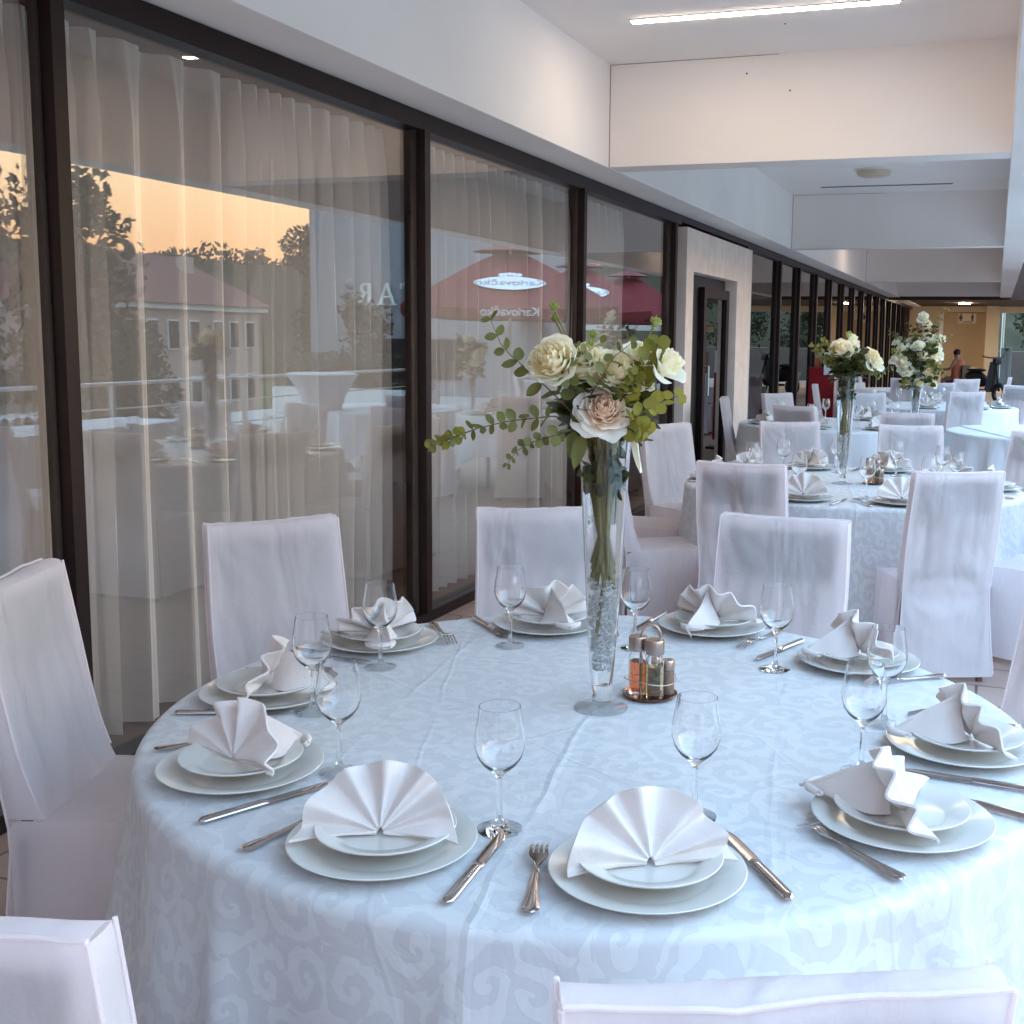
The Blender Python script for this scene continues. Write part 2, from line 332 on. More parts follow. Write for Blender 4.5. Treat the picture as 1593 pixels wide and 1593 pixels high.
# ------------------------------------------------------------------ mesh helpers
class MB:
    def __init__(s): s.b = bmesh.new(); s.uv = None
    def v(s, p): return s.b.verts.new(p)
    def f(s, vs):
        try: return s.b.faces.new(vs)
        except ValueError: return None
    def box(s, c, d, mat=None, bev=0.0):
        r = bmesh.ops.create_cube(s.b, size=1)
        T = Matrix.Translation(c) @ (mat or Matrix()).to_4x4() @ Matrix.Diagonal((*d, 1))
        bmesh.ops.transform(s.b, matrix=T, verts=r['verts'])
        if bev:
            es = {e for v in r['verts'] for e in v.link_edges}
            bmesh.ops.bevel(s.b, geom=list(es), offset=bev, segments=2, profile=.5, affect='EDGES')
        return s
    def bb(s, x0, x1, y0, y1, z0, z1, bev=0.0):
        return s.box(((x0+x1)/2, (y0+y1)/2, (z0+z1)/2), (x1-x0, y1-y0, z1-z0), None, bev)
    def patch(s, fn, nu, nv, wrap=False):
        g = []
        for j in range(nv+1):
            g.append([s.v(fn(i/nu, j/nv)) for i in range(nu if wrap else nu+1)])
        for j in range(nv):
            for i in range(nu):
                a = g[j][i]; b = g[j][(i+1) % nu if wrap else i+1]; c = g[j+1][(i+1) % nu if wrap else i+1]; d = g[j+1][i]
                s.f((a, b, c, d))
        return g
    def lathe(s, prof, n=32, c=(0, 0, 0), closed=False):
        rings = []
        for r, z in prof:
            if r < 1e-6: rings.append([s.v((c[0], c[1], c[2]+z))])
            else: rings.append([s.v((c[0]+r*cos(2*pi*k/n), c[1]+r*sin(2*pi*k/n), c[2]+z)) for k in range(n)])
        for a, b in zip(rings, rings[1:]):
            for k in range(n):
                k2 = (k+1) % n
                if len(a) == 1 and len(b) == 1: continue
                if len(a) == 1: s.f((a[0], b[k2], b[k]))
                elif len(b) == 1: s.f((a[k], a[k2], b[0]))
                else: s.f((a[k], a[k2], b[k2], b[k]))
        return s
    def tube(s, pts, rad, n=8, cap=True):
        pts = [Vector(p) for p in pts]
        rr = rad if isinstance(rad, (list, tuple)) else [rad]*len(pts)
        rings = []; prev = None
        for i, p in enumerate(pts):
            t = (pts[min(i+1, len(pts)-1)]-pts[max(i-1, 0)]).normalized()
            if prev is None:
                a = t.orthogonal().normalized()
            else:
                a = (prev-t*prev.dot(t))
                a = a.normalized() if a.length > 1e-6 else t.orthogonal().normalized()
            prev = a; b = t.cross(a)
            rings.append([s.v(p+(a*cos(2*pi*k/n)+b*sin(2*pi*k/n))*rr[i]) for k in range(n)])
        for r1, r2 in zip(rings, rings[1:]):
            for k in range(n): s.f((r1[k], r1[(k+1) % n], r2[(k+1) % n], r2[k]))
        if cap: s.f(rings[0][::-1]); s.f(rings[-1])
        return s
    def prism(s, poly, h, T=None):
        a = [s.v((x, y, 0)) for x, y in poly]; b = [s.v((x, y, h)) for x, y in poly]
        s.f(a[::-1]); s.f(b)
        for i in range(len(poly)): s.f((a[i], a[(i+1) % len(a)], b[(i+1) % len(a)], b[i]))
        if T is not None: bmesh.ops.transform(s.b, matrix=T, verts=a+b)
        return s
    def solid(s, th):
        bmesh.ops.recalc_face_normals(s.b, faces=s.b.faces)
        bmesh.ops.solidify(s.b, geom=list(s.b.faces), thickness=th); return s
    def merge(s, d=1e-5): bmesh.ops.remove_doubles(s.b, verts=s.b.verts, dist=d); return s
    def build(s, name, mat, parent=None, smooth=True, normals=True, loc=None):
        if normals: bmesh.ops.recalc_face_normals(s.b, faces=s.b.faces)
        me = bpy.data.meshes.new(name); s.b.to_mesh(me); s.b.free()
        me.materials.append(mat)
        if smooth:
            me.polygons.foreach_set('use_smooth', [True]*len(me.polygons))
            try: me.set_sharp_from_angle(angle=radians(40))
            except Exception: pass
        o = bpy.data.objects.new(name, me); COL.objects.link(o)
        if parent: o.parent = parent
        if loc: o.location = loc
        return o
def tag(o, label=None, cat=None, group=None, kind=None):
    if label: o['label'] = label
    if cat: o['category'] = cat
    if group: o['group'] = group
    if kind: o['kind'] = kind
    return o
def empty(name, loc=(0, 0, 0), rz=0):
    o = bpy.data.objects.new(name, None); COL.objects.link(o); o.location = loc; o.rotation_euler = (0, 0, rz); o.empty_display_size = .1; return o
KIDS = {}
def copy_tree(o, parent=None):
    c = o.copy(); COL.objects.link(c)
    if parent: c.parent = parent
    for ch in KIDS.get(o.name, [k for k in o.children]): copy_tree(ch, c)
    return c
def subsurf(o, lv=1):
    md = o.modifiers.new('s', 'SUBSURF'); md.levels = lv; md.render_levels = lv
    dg = bpy.context.evaluated_depsgraph_get(); ev = o.evaluated_get(dg)
    me = bpy.data.meshes.new_from_object(ev); o.modifiers.clear(); old = o.data; o.data = me
    me.polygons.foreach_set('use_smooth', [True]*len(me.polygons))
    return o

# ------------------------------------------------------------------ ground, hills
XG, XF, ZB, ZC = -2.85, -2.52, 2.664, 3.33       # glass plane, fascia, beam underside, ceiling
m = MB(); m.bb(-2.92, 2.05, -4, 26, -.12, 0); m.build('terrace_floor', M['floor'], smooth=False)['kind'] = 'structure'
m = MB(); m.bb(2.052, 8.0, -4, 26, -.12, -.004); tag(m.build('bounce_floor', M['bounce_paving'], smooth=False), kind='structure')  # pale floor added outside the railing as a reflector for the ceiling
m = MB(); m.bb(-2.92, 8.0, 26.0, 43, -.12, -.004); tag(m.build('pavement', M['floor'], smooth=False), kind='structure')
def gfn(u, v):
    x, y = -300+900*u, -300+900*v
    return (x, y, -3.2+.25*noise.noise(Vector((x*.05, y*.05, 0))))
m = MB(); m.patch(gfn, 60, 60); tag(m.build('ground', M['grass']), kind='structure')
def hillfn(u, v):
    a = radians(-75+170*u); R = 95+75*v                       # ring of wooded hills across the valley
    x = R*cos(a); y = R*sin(a)+20
    h = 15+3.2*noise.noise(Vector((u*7, 2, 0)))+1.2*noise.noise(Vector((u*40, 5, 0)))
    z = -3.4+h*sin(min(1, v*1.3)*pi/2)+.9*noise.noise(Vector((x*.35, y*.35, 1)))*v+.5*noise.noise(Vector((x*.9, y*.9, 4)))*v
    return (x, y, z)
m = MB(); m.patch(hillfn, 420, 14); tag(m.build('hills', M['hill'], smooth=False), kind='structure')

# ------------------------------------------------------------------ terrace roof
roof = empty('terrace_roof', (0, 0, 0))
tag(roof, 'white plastered terrace roof with deep cross beams over the dining tables', 'roof')
m = MB(); m.bb(-2.60, .16, -1.6, 42.2, ZC, ZC+.3); m.build('ceiling', M['plaster'], roof, False)
m = MB(); m.bb(-2.86, XF, -1.6, 42.2, ZB, ZC+.296, .004); m.build('fascia', M['plaster'], roof, False)
m = MB(); m.bb(.02, .30, -1.6, 32.6, ZB-.003, ZC+.45, .004); m.build('edge_beam', M['plaster'], roof, False)
BY = [7.60, 15.0, 23.9, 31.8]
for y in BY:
    m = MB(); m.bb(XF-.01, .024, y, y+.25, ZB+.004, ZC+.01, .003); m.build('cross_beam', M['plaster'], roof, False)
for y in BY[:3]:
    m = MB(); m.bb(XF-.002, XF+.0045, y-.002, y+.002, ZB+.006, ZC-.002); m.bb(XF+.01, -1.4, y-.002, y+.001, ZC-.0035, ZC-.001); m.build('joint', M['seamgap'], roof, False)
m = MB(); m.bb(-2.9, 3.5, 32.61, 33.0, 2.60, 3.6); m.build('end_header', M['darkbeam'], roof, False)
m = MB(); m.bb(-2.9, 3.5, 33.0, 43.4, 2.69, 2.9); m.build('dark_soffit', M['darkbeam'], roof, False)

bk_ = empty('unseen_bounce_wall', (0, -3.6, 0)); tag(bk_, 'unseen pink wall added behind the photographer to bounce warm light', 'building')  # invented wall out of view: shuts off sky, throws pinkish light forward
m = MB(); m.bb(-9, 5.5, -1, 0, -3.2, 4.0); m.build('wall', M['bounce_render'], bk_, False)
m = MB(); m.bb(.5, 1.6, -.02, .04, 0, 2.1, .01); m.build('door', M['frame'], bk_, False)  # door on the invented wall

for p_ in ((-1.24, 6.9, ZC-.002), (-1.60, 7.597, 3.22), (-1.32, 7.597, 3.10)):
    m = MB(); m.box(p_, (.010, .004 if p_[1] > 7 else .010, .010 if p_[1] > 7 else .004)); m.build('screw', M['black'], roof, False)
# ------------------------------------------------------------------ glass facade
fac = empty('window_facade', (XG, 0, 0))
tag(fac, 'long dark framed glass front running along the left of the terrace', 'window wall')
def fpart(name, mat, x0, x1, y0, y1, z0, z1, bev=.002):
    m = MB(); m.bb(x0-XG, x1-XG, y0, y1, z0, z1, bev); return m.build(name, mat, fac, False)
fpart('header_rail', M['frame'], XG-.06, XG+.045, -3, 10.62, 2.572, ZB-.003)
fpart('header_rail', M['frame'], XG-.06, XG+.045, 13.68, 42.2, 2.572, ZB-.003)
fpart('header_rail', M['frame'], XG-.06, XG+.045, 10.62, 13.68, 2.60, ZB-.003)
fpart('bottom_rail', M['frame'], XG-.06, XG+.045, -3, 10.62, 0.0, .06)
fpart('bottom_rail', M['frame'], XG-.06, XG+.045, 13.68, 42.2, 0.0, .06)
mull = [(.2, .27), (2.955, 3.013), (5.445, 5.507), (7.885, 7.945), (10.385, 10.45)]
far = [(13.68, 13.76), (15.88, 15.97)]
y = 17.5
while y < 41.8: far.append((y, y+.10)); y += 1.75
for a, b in mull+far:
    fpart('mullion', M['frame'], XG-.018, XG+.06, a, b, .058, 2.574)
    mm_ = fpart('gasket', M['frame_side'], XG-.02, XG+.012, a-.013, a-.001, .06, 2.571, 0)
spans = [(-3, .187), (.27, 2.942), (3.013, 5.432), (5.507, 7.872), (7.945, 10.372)]
for a, b in spans:
    fpart('window_pane', M['pane'], XG-.012, XG-.002, a, b, .06, 2.572, 0)
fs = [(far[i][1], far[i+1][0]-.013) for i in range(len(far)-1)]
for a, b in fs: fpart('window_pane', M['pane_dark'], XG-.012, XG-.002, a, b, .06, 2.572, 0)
# the room behind the glass
m = MB()
m.bb(-9.1, -9.0, -4, 42.3, -.1, 2.9); m.bb(-9, -2.9, -4.1, -4.0, -.1, 2.9); m.bb(-9, -2.92, 10.72, 10.80, -.1, 2.9); m.bb(-9, -2.9, 42.2, 42.3, -.1, 2.9)
rw = tag(m.build('room_wall', M['room'], smooth=False), kind='structure')
m = MB(); m.bb(-9, -2.925, -4, 42.2, -.12, -.004); tag(m.build('room_floor', M['roomfloor'], smooth=False), kind='structure')
m = MB(); m.bb(-9, -2.88, -4, 42.2, 2.75, 2.85); tag(m.build('room_ceiling', M['room'], smooth=False), kind='structure')
def curtain(y0, y1, label, seed, dens=7.0, x=-3.10):
    rnd = random.Random(seed); L = y1-y0; n = int(L*60)
    ks = [rnd.uniform(-1, 1) for _ in range(5)]
    def fn(u, v):
        y = y0+L*u; z = .02+2.58*v
        ph = u*L*dens+1.6*noise.noise(Vector((y*1.3, seed, 0)))*1.6
        top = max(0, (v-.90)/.10)
        am = .060*(1-.45*top)*(1+.75*noise.noise(Vector((y*2, v*1.2, seed+3))))
        w_ = 2*pi*(ph+.10*noise.noise(Vector((y*1.1, v*1.5, seed))))
        s_ = sin(w_)+.38*sin(2*w_+1.2)
        return (x+am*s_, y+.022*cos(w_)*(1-top), z)
    m = MB(); m.patch(fn, max(40, int(L*70)), 26)
    o = m.build('curtain', M['sheer'], normals=False)
    me = o.data
    return tag(o, label, 'curtain', 'sheer curtains behind the glass front')
curtain(.5, 2.84, 'sheer pale curtain at the left picture edge behind the first pane', 1)
curtain(2.98, 5.52, 'wide sheer pale curtain behind the large pane left of the centre mullion', 2)
curtain(5.95, 8.35, 'sheer pale curtain behind the pane that shows the red parasol reflection', 3)
curtain(8.75, 9.75, 'narrow sheer curtain behind the last pane before the stone door surround', 4)

# ------------------------------------------------------------------ stone door surround
door = empty('door_surround', (-2.75, 10.64, 0))
tag(door, 'beige stone portal around a dark recessed doorway in the glass front', 'doorway')
m = MB()
Lp = 13.65-10.64
m.bb(-.14, 0, 0, .27, 0, 2.556, .004); m.build('jamb', M['stone'], door, False)
m = MB(); m.bb(-.14, 0, Lp-.76, Lp, 0, 2.556, .004); m.build('jamb', M['stone'], door, False)
m = MB(); m.bb(-.139, -.001, .271, Lp-.761, 2.16, 2.555, .003); m.build('lintel', M['stone'], door, False)
m = MB(); m.bb(-.16, -.14, .1, Lp-.1, 0, 2.5); m.build('dark_frame', M['black'], door, False)
m = MB(); m.bb(-.139, -.075, 1.05, 1.15, 0, 2.05, .004); m.bb(-.139, -.075, Lp-.92, Lp-.80, 0, 2.05, .004); m.bb(-.138, -.076, 1.15, Lp-.92, 1.95, 2.05, .003); m.bb(-.138, -.076, 1.15, Lp-.92, .0, .12, .003)
dl = m.build('door', M['frame'], door, False)
m = MB(); m.bb(-.115, -.105, 1.15, Lp-.92, .12, 1.95); m.build('door_pane', M['pane_dark'], dl, False)
m = MB(); m.tube([(-.07, 1.10, .95), (-.03, 1.10, .95), (-.03, 1.10, 1.25), (-.07, 1.10, 1.25)], .01); m.build('handle', M['steelrail'], dl)
m = MB(); m.bb(-.10, .004, Lp+.001, Lp+.02, 0, 2.556); m.build('edge_trim', M['whitetrim'], door, False)

# ------------------------------------------------------------------ lamps
def strip_light(x0, x1, y, label, lit=True):
    o = empty('strip_light', ((x0+x1)/2, y, ZC)); L = (x1-x0)/2
    m = MB(); m.bb(-L-.012, L+.012, -.035, .035, -.006, .004, .002); m.build('housing', M['whitetrim'], o, False)
    m = MB(); m.bb(-L, L, -.027, .027, -.011, -.0065, .0015); m.build('diffuser', M['led'] if lit else M['frame_side'], o, False)
    tag(o, label, 'lamp', 'recessed strip lights in the terrace ceiling'); return o
strip_light(-2.061, -.587, 6.60, 'lit warm strip light recessed in the nearest ceiling bay')
strip_light(-2.064, -.574, 14.24, 'unlit slim strip light behind the round ceiling lamp', False)
strip_light(-2.06, -.58, 20.2, 'lit strip light hidden above the third ceiling bay')
o = empty('added_end_lamp', (-1.0, 38.5, 2.689)); m = MB(); m.lathe([(0, -.03), (.16, -.03), (.17, 0), (0, 0)], 32); m.build('diffuser', M['end_fill'], o); tag(o, 'warm round lamp added under the low ceiling to brighten the tan end wall', 'lamp')  # invented fixture, added to warm and brighten the end wall
o = empty('ceiling_lamp', (-1.33, 12.95, ZC))
m = MB(); m.lathe([(0, -.075), (.12, -.074), (.165, -.06), (.178, -.03), (.18, 0), (0, 0)], 40); m.build('shade', M['lampshade'], o)
m = MB(); m.lathe([(.181, -.016), (.192, -.014), (.192, 0), (.181, 0)], 40); m.build('rim', M['whitetrim'], o)
tag(o, 'round cream ceiling lamp in the second ceiling bay', 'lamp')

# ------------------------------------------------------------------ end of the terrace
ew = empty('end_wall', (-2.6, 42.3, 0))
tag(ew, 'tan coloured wall closing the far end of the terrace with a recessed panel', 'wall')
def ep(name, mat, x0, x1, z0, z1, y0=0, y1=.3):
    m = MB(); m.bb(x0+2.6, x1+2.6, y0, y1, z0, z1, .003); return m.build(name, mat, ew, False)
ep('left_pier', M['tan'], -2.9, -1.92, 0, 2.69)
ep('top_band', M['tan'], -1.919, -.37, 2.50, 2.689)
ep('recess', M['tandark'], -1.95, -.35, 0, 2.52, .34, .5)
ep('right_pier', M['tan'], -.369, .06, 0, 2.69, -.35)
ep('light_strip', M['whitetrim'], -1.915, -1.78, .0, 2.499, .2, .32)
ep('opening_lintel', M['tan'], .061, 3.4, 2.48, 2.689)
s = empty('restroom_sign', (-1.01, 42.60, 2.29))
m = MB(); m.bb(-.30, .30, -.012, .0, -.18, .17, .004); m.build('plate', M['lampshade'], s, False)
def figure(x, skirt):
    m = MB(); T = Matrix.Translation((x, -.014, .04)) @ Matrix.Rotation(pi/2, 4, 'X')
    pts = [(.045*cos(a*pi/6), .075+.03+.028*sin(a*pi/6)) for a in range(12)]
    pts = [(.028*cos(a*pi/6), .10+.028*sin(a*pi/6)) for a in range(12)]
    m.prism(pts, .003, T)
    body = [(-.035, .06), (.035, .06), (.07, -.06), (.03, -.06), (.03, -.13), (-.03, -.13), (-.03, -.06), (-.07, -.06)] if skirt else [(-.045, .06), (.045, .06), (.045, -.03), (.03, -.03), (.03, -.13), (-.03, -.13), (-.03, -.03), (-.045, -.03)]
    m.prism(body, .003, T); m.build('figure', M['black'], s, False, loc=None)
figure(-.20, True); figure(.18, False)
def text_obj(txt, size, mat, parent, T, ext=.002, name='lettering', sx=1.0):
    cu = bpy.data.curves.new(name, 'FONT'); cu.body = txt; cu.size = size; cu.extrude = ext; cu.align_x = 'CENTER'; cu.align_y = 'CENTER'
    to = bpy.data.objects.new(name, cu); COL.objects.link(to)
    dg = bpy.context.evaluated_depsgraph_get(); me = bpy.data.meshes.new_from_object(to.evaluated_get(dg))
    bpy.data.objects.remove(to); me.transform(Matrix.Diagonal((sx, 1, 1, 1))); me.transform(T); me.materials.clear(); me.materials.append(mat)
    o = bpy.data.objects.new(name, me); COL.objects.link(o); o.parent = parent; return o
text_obj('toaleti', .13, M['black'], s, Matrix.Translation((0.02, -.014, -.12)) @ Matrix.Rotation(pi/2, 4, 'X'))
tag(s, 'small toilet sign with two dark figures on the tan end wall', 'sign')
# beyond the opening on the right
gw = MB(); gw.bb(.05, 9, 46, 46.5, -.1, 1.15); tag(gw.build('stone_wall', M['stonewall'], smooth=False), 'low reddish stone block wall beyond the far end opening', 'wall')
gw = MB(); gw.bb(.16, .52, 43.2, 43.3, 0, 1.3, .01); gw.bb(.40, .42, 43.18, 43.199, 0, 1.3); gw.bb(.16, .52, 43.18, 43.199, .78, .8)
tag(gw.build('screen_panel', M['bluegrey'], smooth=False), 'blue grey screen panel standing in front of the stone wall', 'screen')
gw = MB(); gw.lathe([(.05, 0), (.05, 2.6), (0, 2.6)], 12, (.2, 44.5, 0)); tag(gw.build('metal_post', M['steelrail']), 'slim pale metal post beyond the end wall opening', 'post')

# ------------------------------------------------------------------ trees
def leaf_crown(m, c, rad, nleaf, size, rnd, squash=1.0, gaps=3.0):
    c = Vector(c); k = 0; tries = 0
    while k < nleaf and tries < nleaf*8:
        tries += 1
        d = Vector((rnd.gauss(0, 1), rnd.gauss(0, 1), rnd.gauss(0, 1))).normalized()
        r = rnd.random()**.4
        p = Vector((d.x*rad*r, d.y*rad*r, d.z*rad*r*squash))
        if noise.noise((c+p)*gaps/rad) < -.08+(r-.6)*.45: continue
        q = c+p; a = Vector((rnd.gauss(0, 1), rnd.gauss(0, 1), rnd.gauss(0, .6))).normalized(); b = a.orthogonal().normalized()
        s_ = size*rnd.uniform(.6, 1.3)
        b = Matrix.Rotation(rnd.uniform(0, 6.28), 3, a) @ b
        e = a.cross(b)
        m.f([m.v(q-b*s_), m.v(q+e*s_*.5), m.v(q+b*s_), m.v(q-e*s_*.5)]); k += 1
def tree(x, y, z0, h, rad, nl, ls, label, seed, name='leafy_tree', crowns=6, base=.3, grp='trees across the terrace'):
    rnd = random.Random(seed); t = empty(name, (x, y, z0)); tag(t, label, 'tree', grp)
    m = MB(); m.tube([(0, 0, 0), (.03*h, 0, h*.3), (.0, .02*h, h*.6), (.01*h, 0, h*.9)], [h*.03, h*.022, h*.013, .01], 8)
    cs = []
    for k in range(crowns):
        a = rnd.uniform(0, 6.28); rr = rad*rnd.uniform(.15, .62); zz = h*(base+(1-base)*(k+.6)/crowns)*.93
        rr *= 1-.55*max(0, (zz/h-.6)/.4)
        p = (rr*cos(a), rr*sin(a), zz); cs.append(p)
        m.tube([(0, 0, h*.25+zz*.3), (p[0]*.5, p[1]*.5, zz*.75), p], [h*.012, h*.008, .008], 6)
    m.build('trunk', M['bark'], t)
    m = MB()
    for p in cs:
        leaf_crown(m, p, rad*rnd.uniform(.42, .62), nl//crowns, ls, rnd, .9)
    leaf_crown(m, (0, 0, h*.94), rad*.28, nl//crowns//2, ls, rnd, 1.3)
    m.build('crown', M['tree'], t, False, False)
    return t
tree(6.1, 12.9, -3.2, 6.9, 1.6, 5200, .085, 'tall leafy poplar like tree left in the window reflection', 11, crowns=9)
tree(7.6, 14.0, -3.2, 5.0, 1.6, 3600, .09, 'lower bushy tree beside the tall leafy tree', 12)
tree(11.6, 27.4, -3.2, 7.7, 1.25, 4200, .085, 'leafy tree at the corner of the white sign wall', 13, crowns=8)
tree(8.6, 24.2, -3.2, 5.6, 1.3, 2600, .07, 'small tree in front of the white sign wall', 14)
tree(6.5, 9.4, -3.2, 5.6, 2.0, 5200, .09, 'dark broad tree reflected beside the left window frame', 15)
tree(5.2, 6.8, -3.2, 5.3, 1.7, 4200, .09, 'dense dark tree reflected at the left picture edge', 16)
tree(12, 21, -3.2, 4.6, 1.7, 2600, .1, 'round garden tree before the pink house', 17)
tree(2.4, 52, -1, 6.5, 2.4, 3600, .12, 'dark tree beyond the opening at the far end', 18, grp='trees behind the far end')
tree(6.5, 54, -1, 7.0, 2.8, 3600, .12, 'second dark tree further right beyond the far opening', 19, grp='trees behind the far end')
tree(24, 27, -3.2, 5.0, 2.2, 2200, .12, 'bushy tree standing left of the pink house', 20)
# tree line on the hill crest
rnd = random.Random(5); m = MB()
for k in range(150):
    a = radians(-30+115*(k+rnd.random())/150); R = 150+rnd.uniform(-12, 14)
    x = R*cos(a); yy = R*sin(a)+20; s_ = rnd.uniform(1.6, 3.6)
    leaf_crown(m, (x, yy, 10.3+2.0*noise.noise(Vector((k*.09, 3, 0)))), s_, 130, .42, rnd, .8, 1.5)
tag(m.build('woodland', M['tree'], smooth=False, normals=False), 'dark woodland along the crest of the hills', 'wood', kind='stuff')

# ------------------------------------------------------------------ pink house with red roof
hs = empty('pink_house', (30, 42, -3.2)); hs.rotation_euler = (0, 0, radians(-8))
tag(hs, 'pink rendered house with a red tiled roof across the valley', 'house')
m = MB(); m.bb(0, 9, 0, 11.5, 0, 5.7); m.build('wall', M['house'], hs, False)
m = MB(); m.bb(-.35, 9.3, -.4, 11.9, 5.7, 5.95); m.build('cornice', M['whitetrim'], hs, False)
m = MB()
a = [m.v(p) for p in ((-.6, -.6, 5.96), (9.6, -.6, 5.96), (9.6, 12.1, 5.96), (-.6, 12.1, 5.96), (4.5, .2, 8.6), (4.5, 11.3, 8.6))]
for q in ((0, 3, 5, 4), (2, 1, 4, 5), (1, 0, 4), (3, 2, 5), (0, 1, 2, 3)): m.f([a[i] for i in q])
rf = m.build('roof', M['roof'], hs, False)
m = MB(); m.bb(2.7, 3.3, 9.0, 9.8, 7.2, 8.5, .02); m.build('chimney', M['house'], rf, False)
for zz in (1.2, 3.9):
    for yy in (.8, 2.5, 4.4, 6.6, 8.2, 9.9):
        m = MB(); m.bb(-.10, -.03, yy-.08, yy+.88, zz-.08, zz+1.33, .01); fr = m.build('window', M['whitetrim'], hs, False)
        m = MB(); m.bb(-.13, -.101, yy, yy+.8, zz, zz+1.25); m.build('pane', M['wglass'], fr, False)
hs2 = empty('long_pale_house', (34, 24, -3.2)); tag(hs2, 'pale lower house partly behind the left garden trees', 'house')
m = MB(); m.bb(0, 8, 0, 12, 0, 3.6); m.build('wall', M['stone'], hs2, False)
m = MB(); a = [m.v(p) for p in ((-.5, -.5, 3.61), (8.5, -.5, 3.61), (8.5, 12.5, 3.61), (-.5, 12.5, 3.61), (4, .5, 5.4), (4, 11.5, 5.4))]
for q in ((0, 3, 5, 4), (2, 1, 4, 5), (1, 0, 4), (3, 2, 5), (0, 1, 2, 3)): m.f([a[i] for i in q])
m.build('roof', M['roof'], hs2, False)
for yy in (1.5, 4, 7, 9.5):
    m = MB(); m.bb(-.06, -.01, yy, yy+.9, 1.1, 2.4); m.build('window', M['wglass'], hs2, False)

# ------------------------------------------------------------------ sign wall with letters
sw = empty('sign_wall', (4.6, 26.0, -3.2)); tag(sw, 'white building wall with raised serif letters reading TAR', 'building')
m = MB(); m.bb(0, 6.3, 0, 3, 0, 9.8, .01); m.build('wall', M['signplaster'], sw, False)
m = MB(); m.bb(2.0, 4.6, -.03, 0.0, 3.6, 4.6); m.build('window', M['wglass'], sw, False)
def letter(ch, x, z, h):
    T = Matrix.Translation((x, -.07, z)) @ Matrix.Rotation(pi/2, 4, 'X') @ Matrix.Scale(h, 4)
    m = MB(); q = .06/h
    if ch == 'T':
        m.prism([(-.08, 0), (.08, 0), (.08, .88), (-.08, .88)], q, T); m.prism([(-.38, .881), (.38, .881), (.38, 1), (-.38, 1)], q, T)
        m.prism([(-.38, .72), (-.33, .72), (-.30, .88), (-.38, .88)], q, T); m.prism([(.33, .72), (.38, .72), (.38, .88), (.30, .88)], q, T); m.prism([(-.2, -.07), (.2, -.07), (.2, -.001), (-.2, -.001)], q, T)
    if ch == 'A':
        m.prism([(-.40, 0), (-.28, 0), (.04, .86), (.02, 1), (-.05, 1)], q, T); m.prism([(.22, 0), (.40, 0), (.061, .95), (.04, .80)], q, T); m.prism([(-.16, .30), (.20, .30), (.17, .38), (-.13, .38)], q, T)
        m.prism([(-.50, -.07), (-.18, -.07), (-.18, -.001), (-.50, -.001)], q, T); m.prism([(.12, -.07), (.50, -.07), (.50, -.001), (.12, -.001)], q, T)
    if ch == 'R':
        m.prism([(-.28, 0), (-.12, 0), (-.12, 1), (-.28, 1)], q, T)
        arc = [(.02+.26*cos(t), .74+.26*sin(t)) for t in [pi/2-i*pi/12 for i in range(13)]]
        inn = [(.02+.13*cos(t), .74+.16*sin(t)) for t in [-pi/2+i*pi/12 for i in range(13)]]
        m.prism([(-.119, 1)]+arc+[(-.119, .48), (-.119, .58)]+inn+[(-.119, .90)], q, T)
        m.prism([(-.02, .479), (.14, .479), (.42, -.0), (.26, -.0)], q, T); m.prism([(-.38, -.07), (-.02, -.07), (-.02, -.001), (-.38, -.001)], q, T); m.prism([(.2, -.07), (.5, -.07), (.5, -.001), (.2, -.001)], q, T)
    m.build('letter', M['signmetal'], sw, False, loc=(0, 0, 0))
for ch, xx in (('T', 3.47), ('A', 4.04), ('R', 4.62)): letter(ch, xx, 5.46, .50)
m = MB(); m.lathe([(0, .10), (.08, .09), (.13, .04), (.14, 0), (0, 0)], 24)
lo = m.build('wall_lamp', M['bluegrey'], sw); lo.location = (5.12, 0, 5.95); lo.rotation_euler = (pi/2, 0, 0)

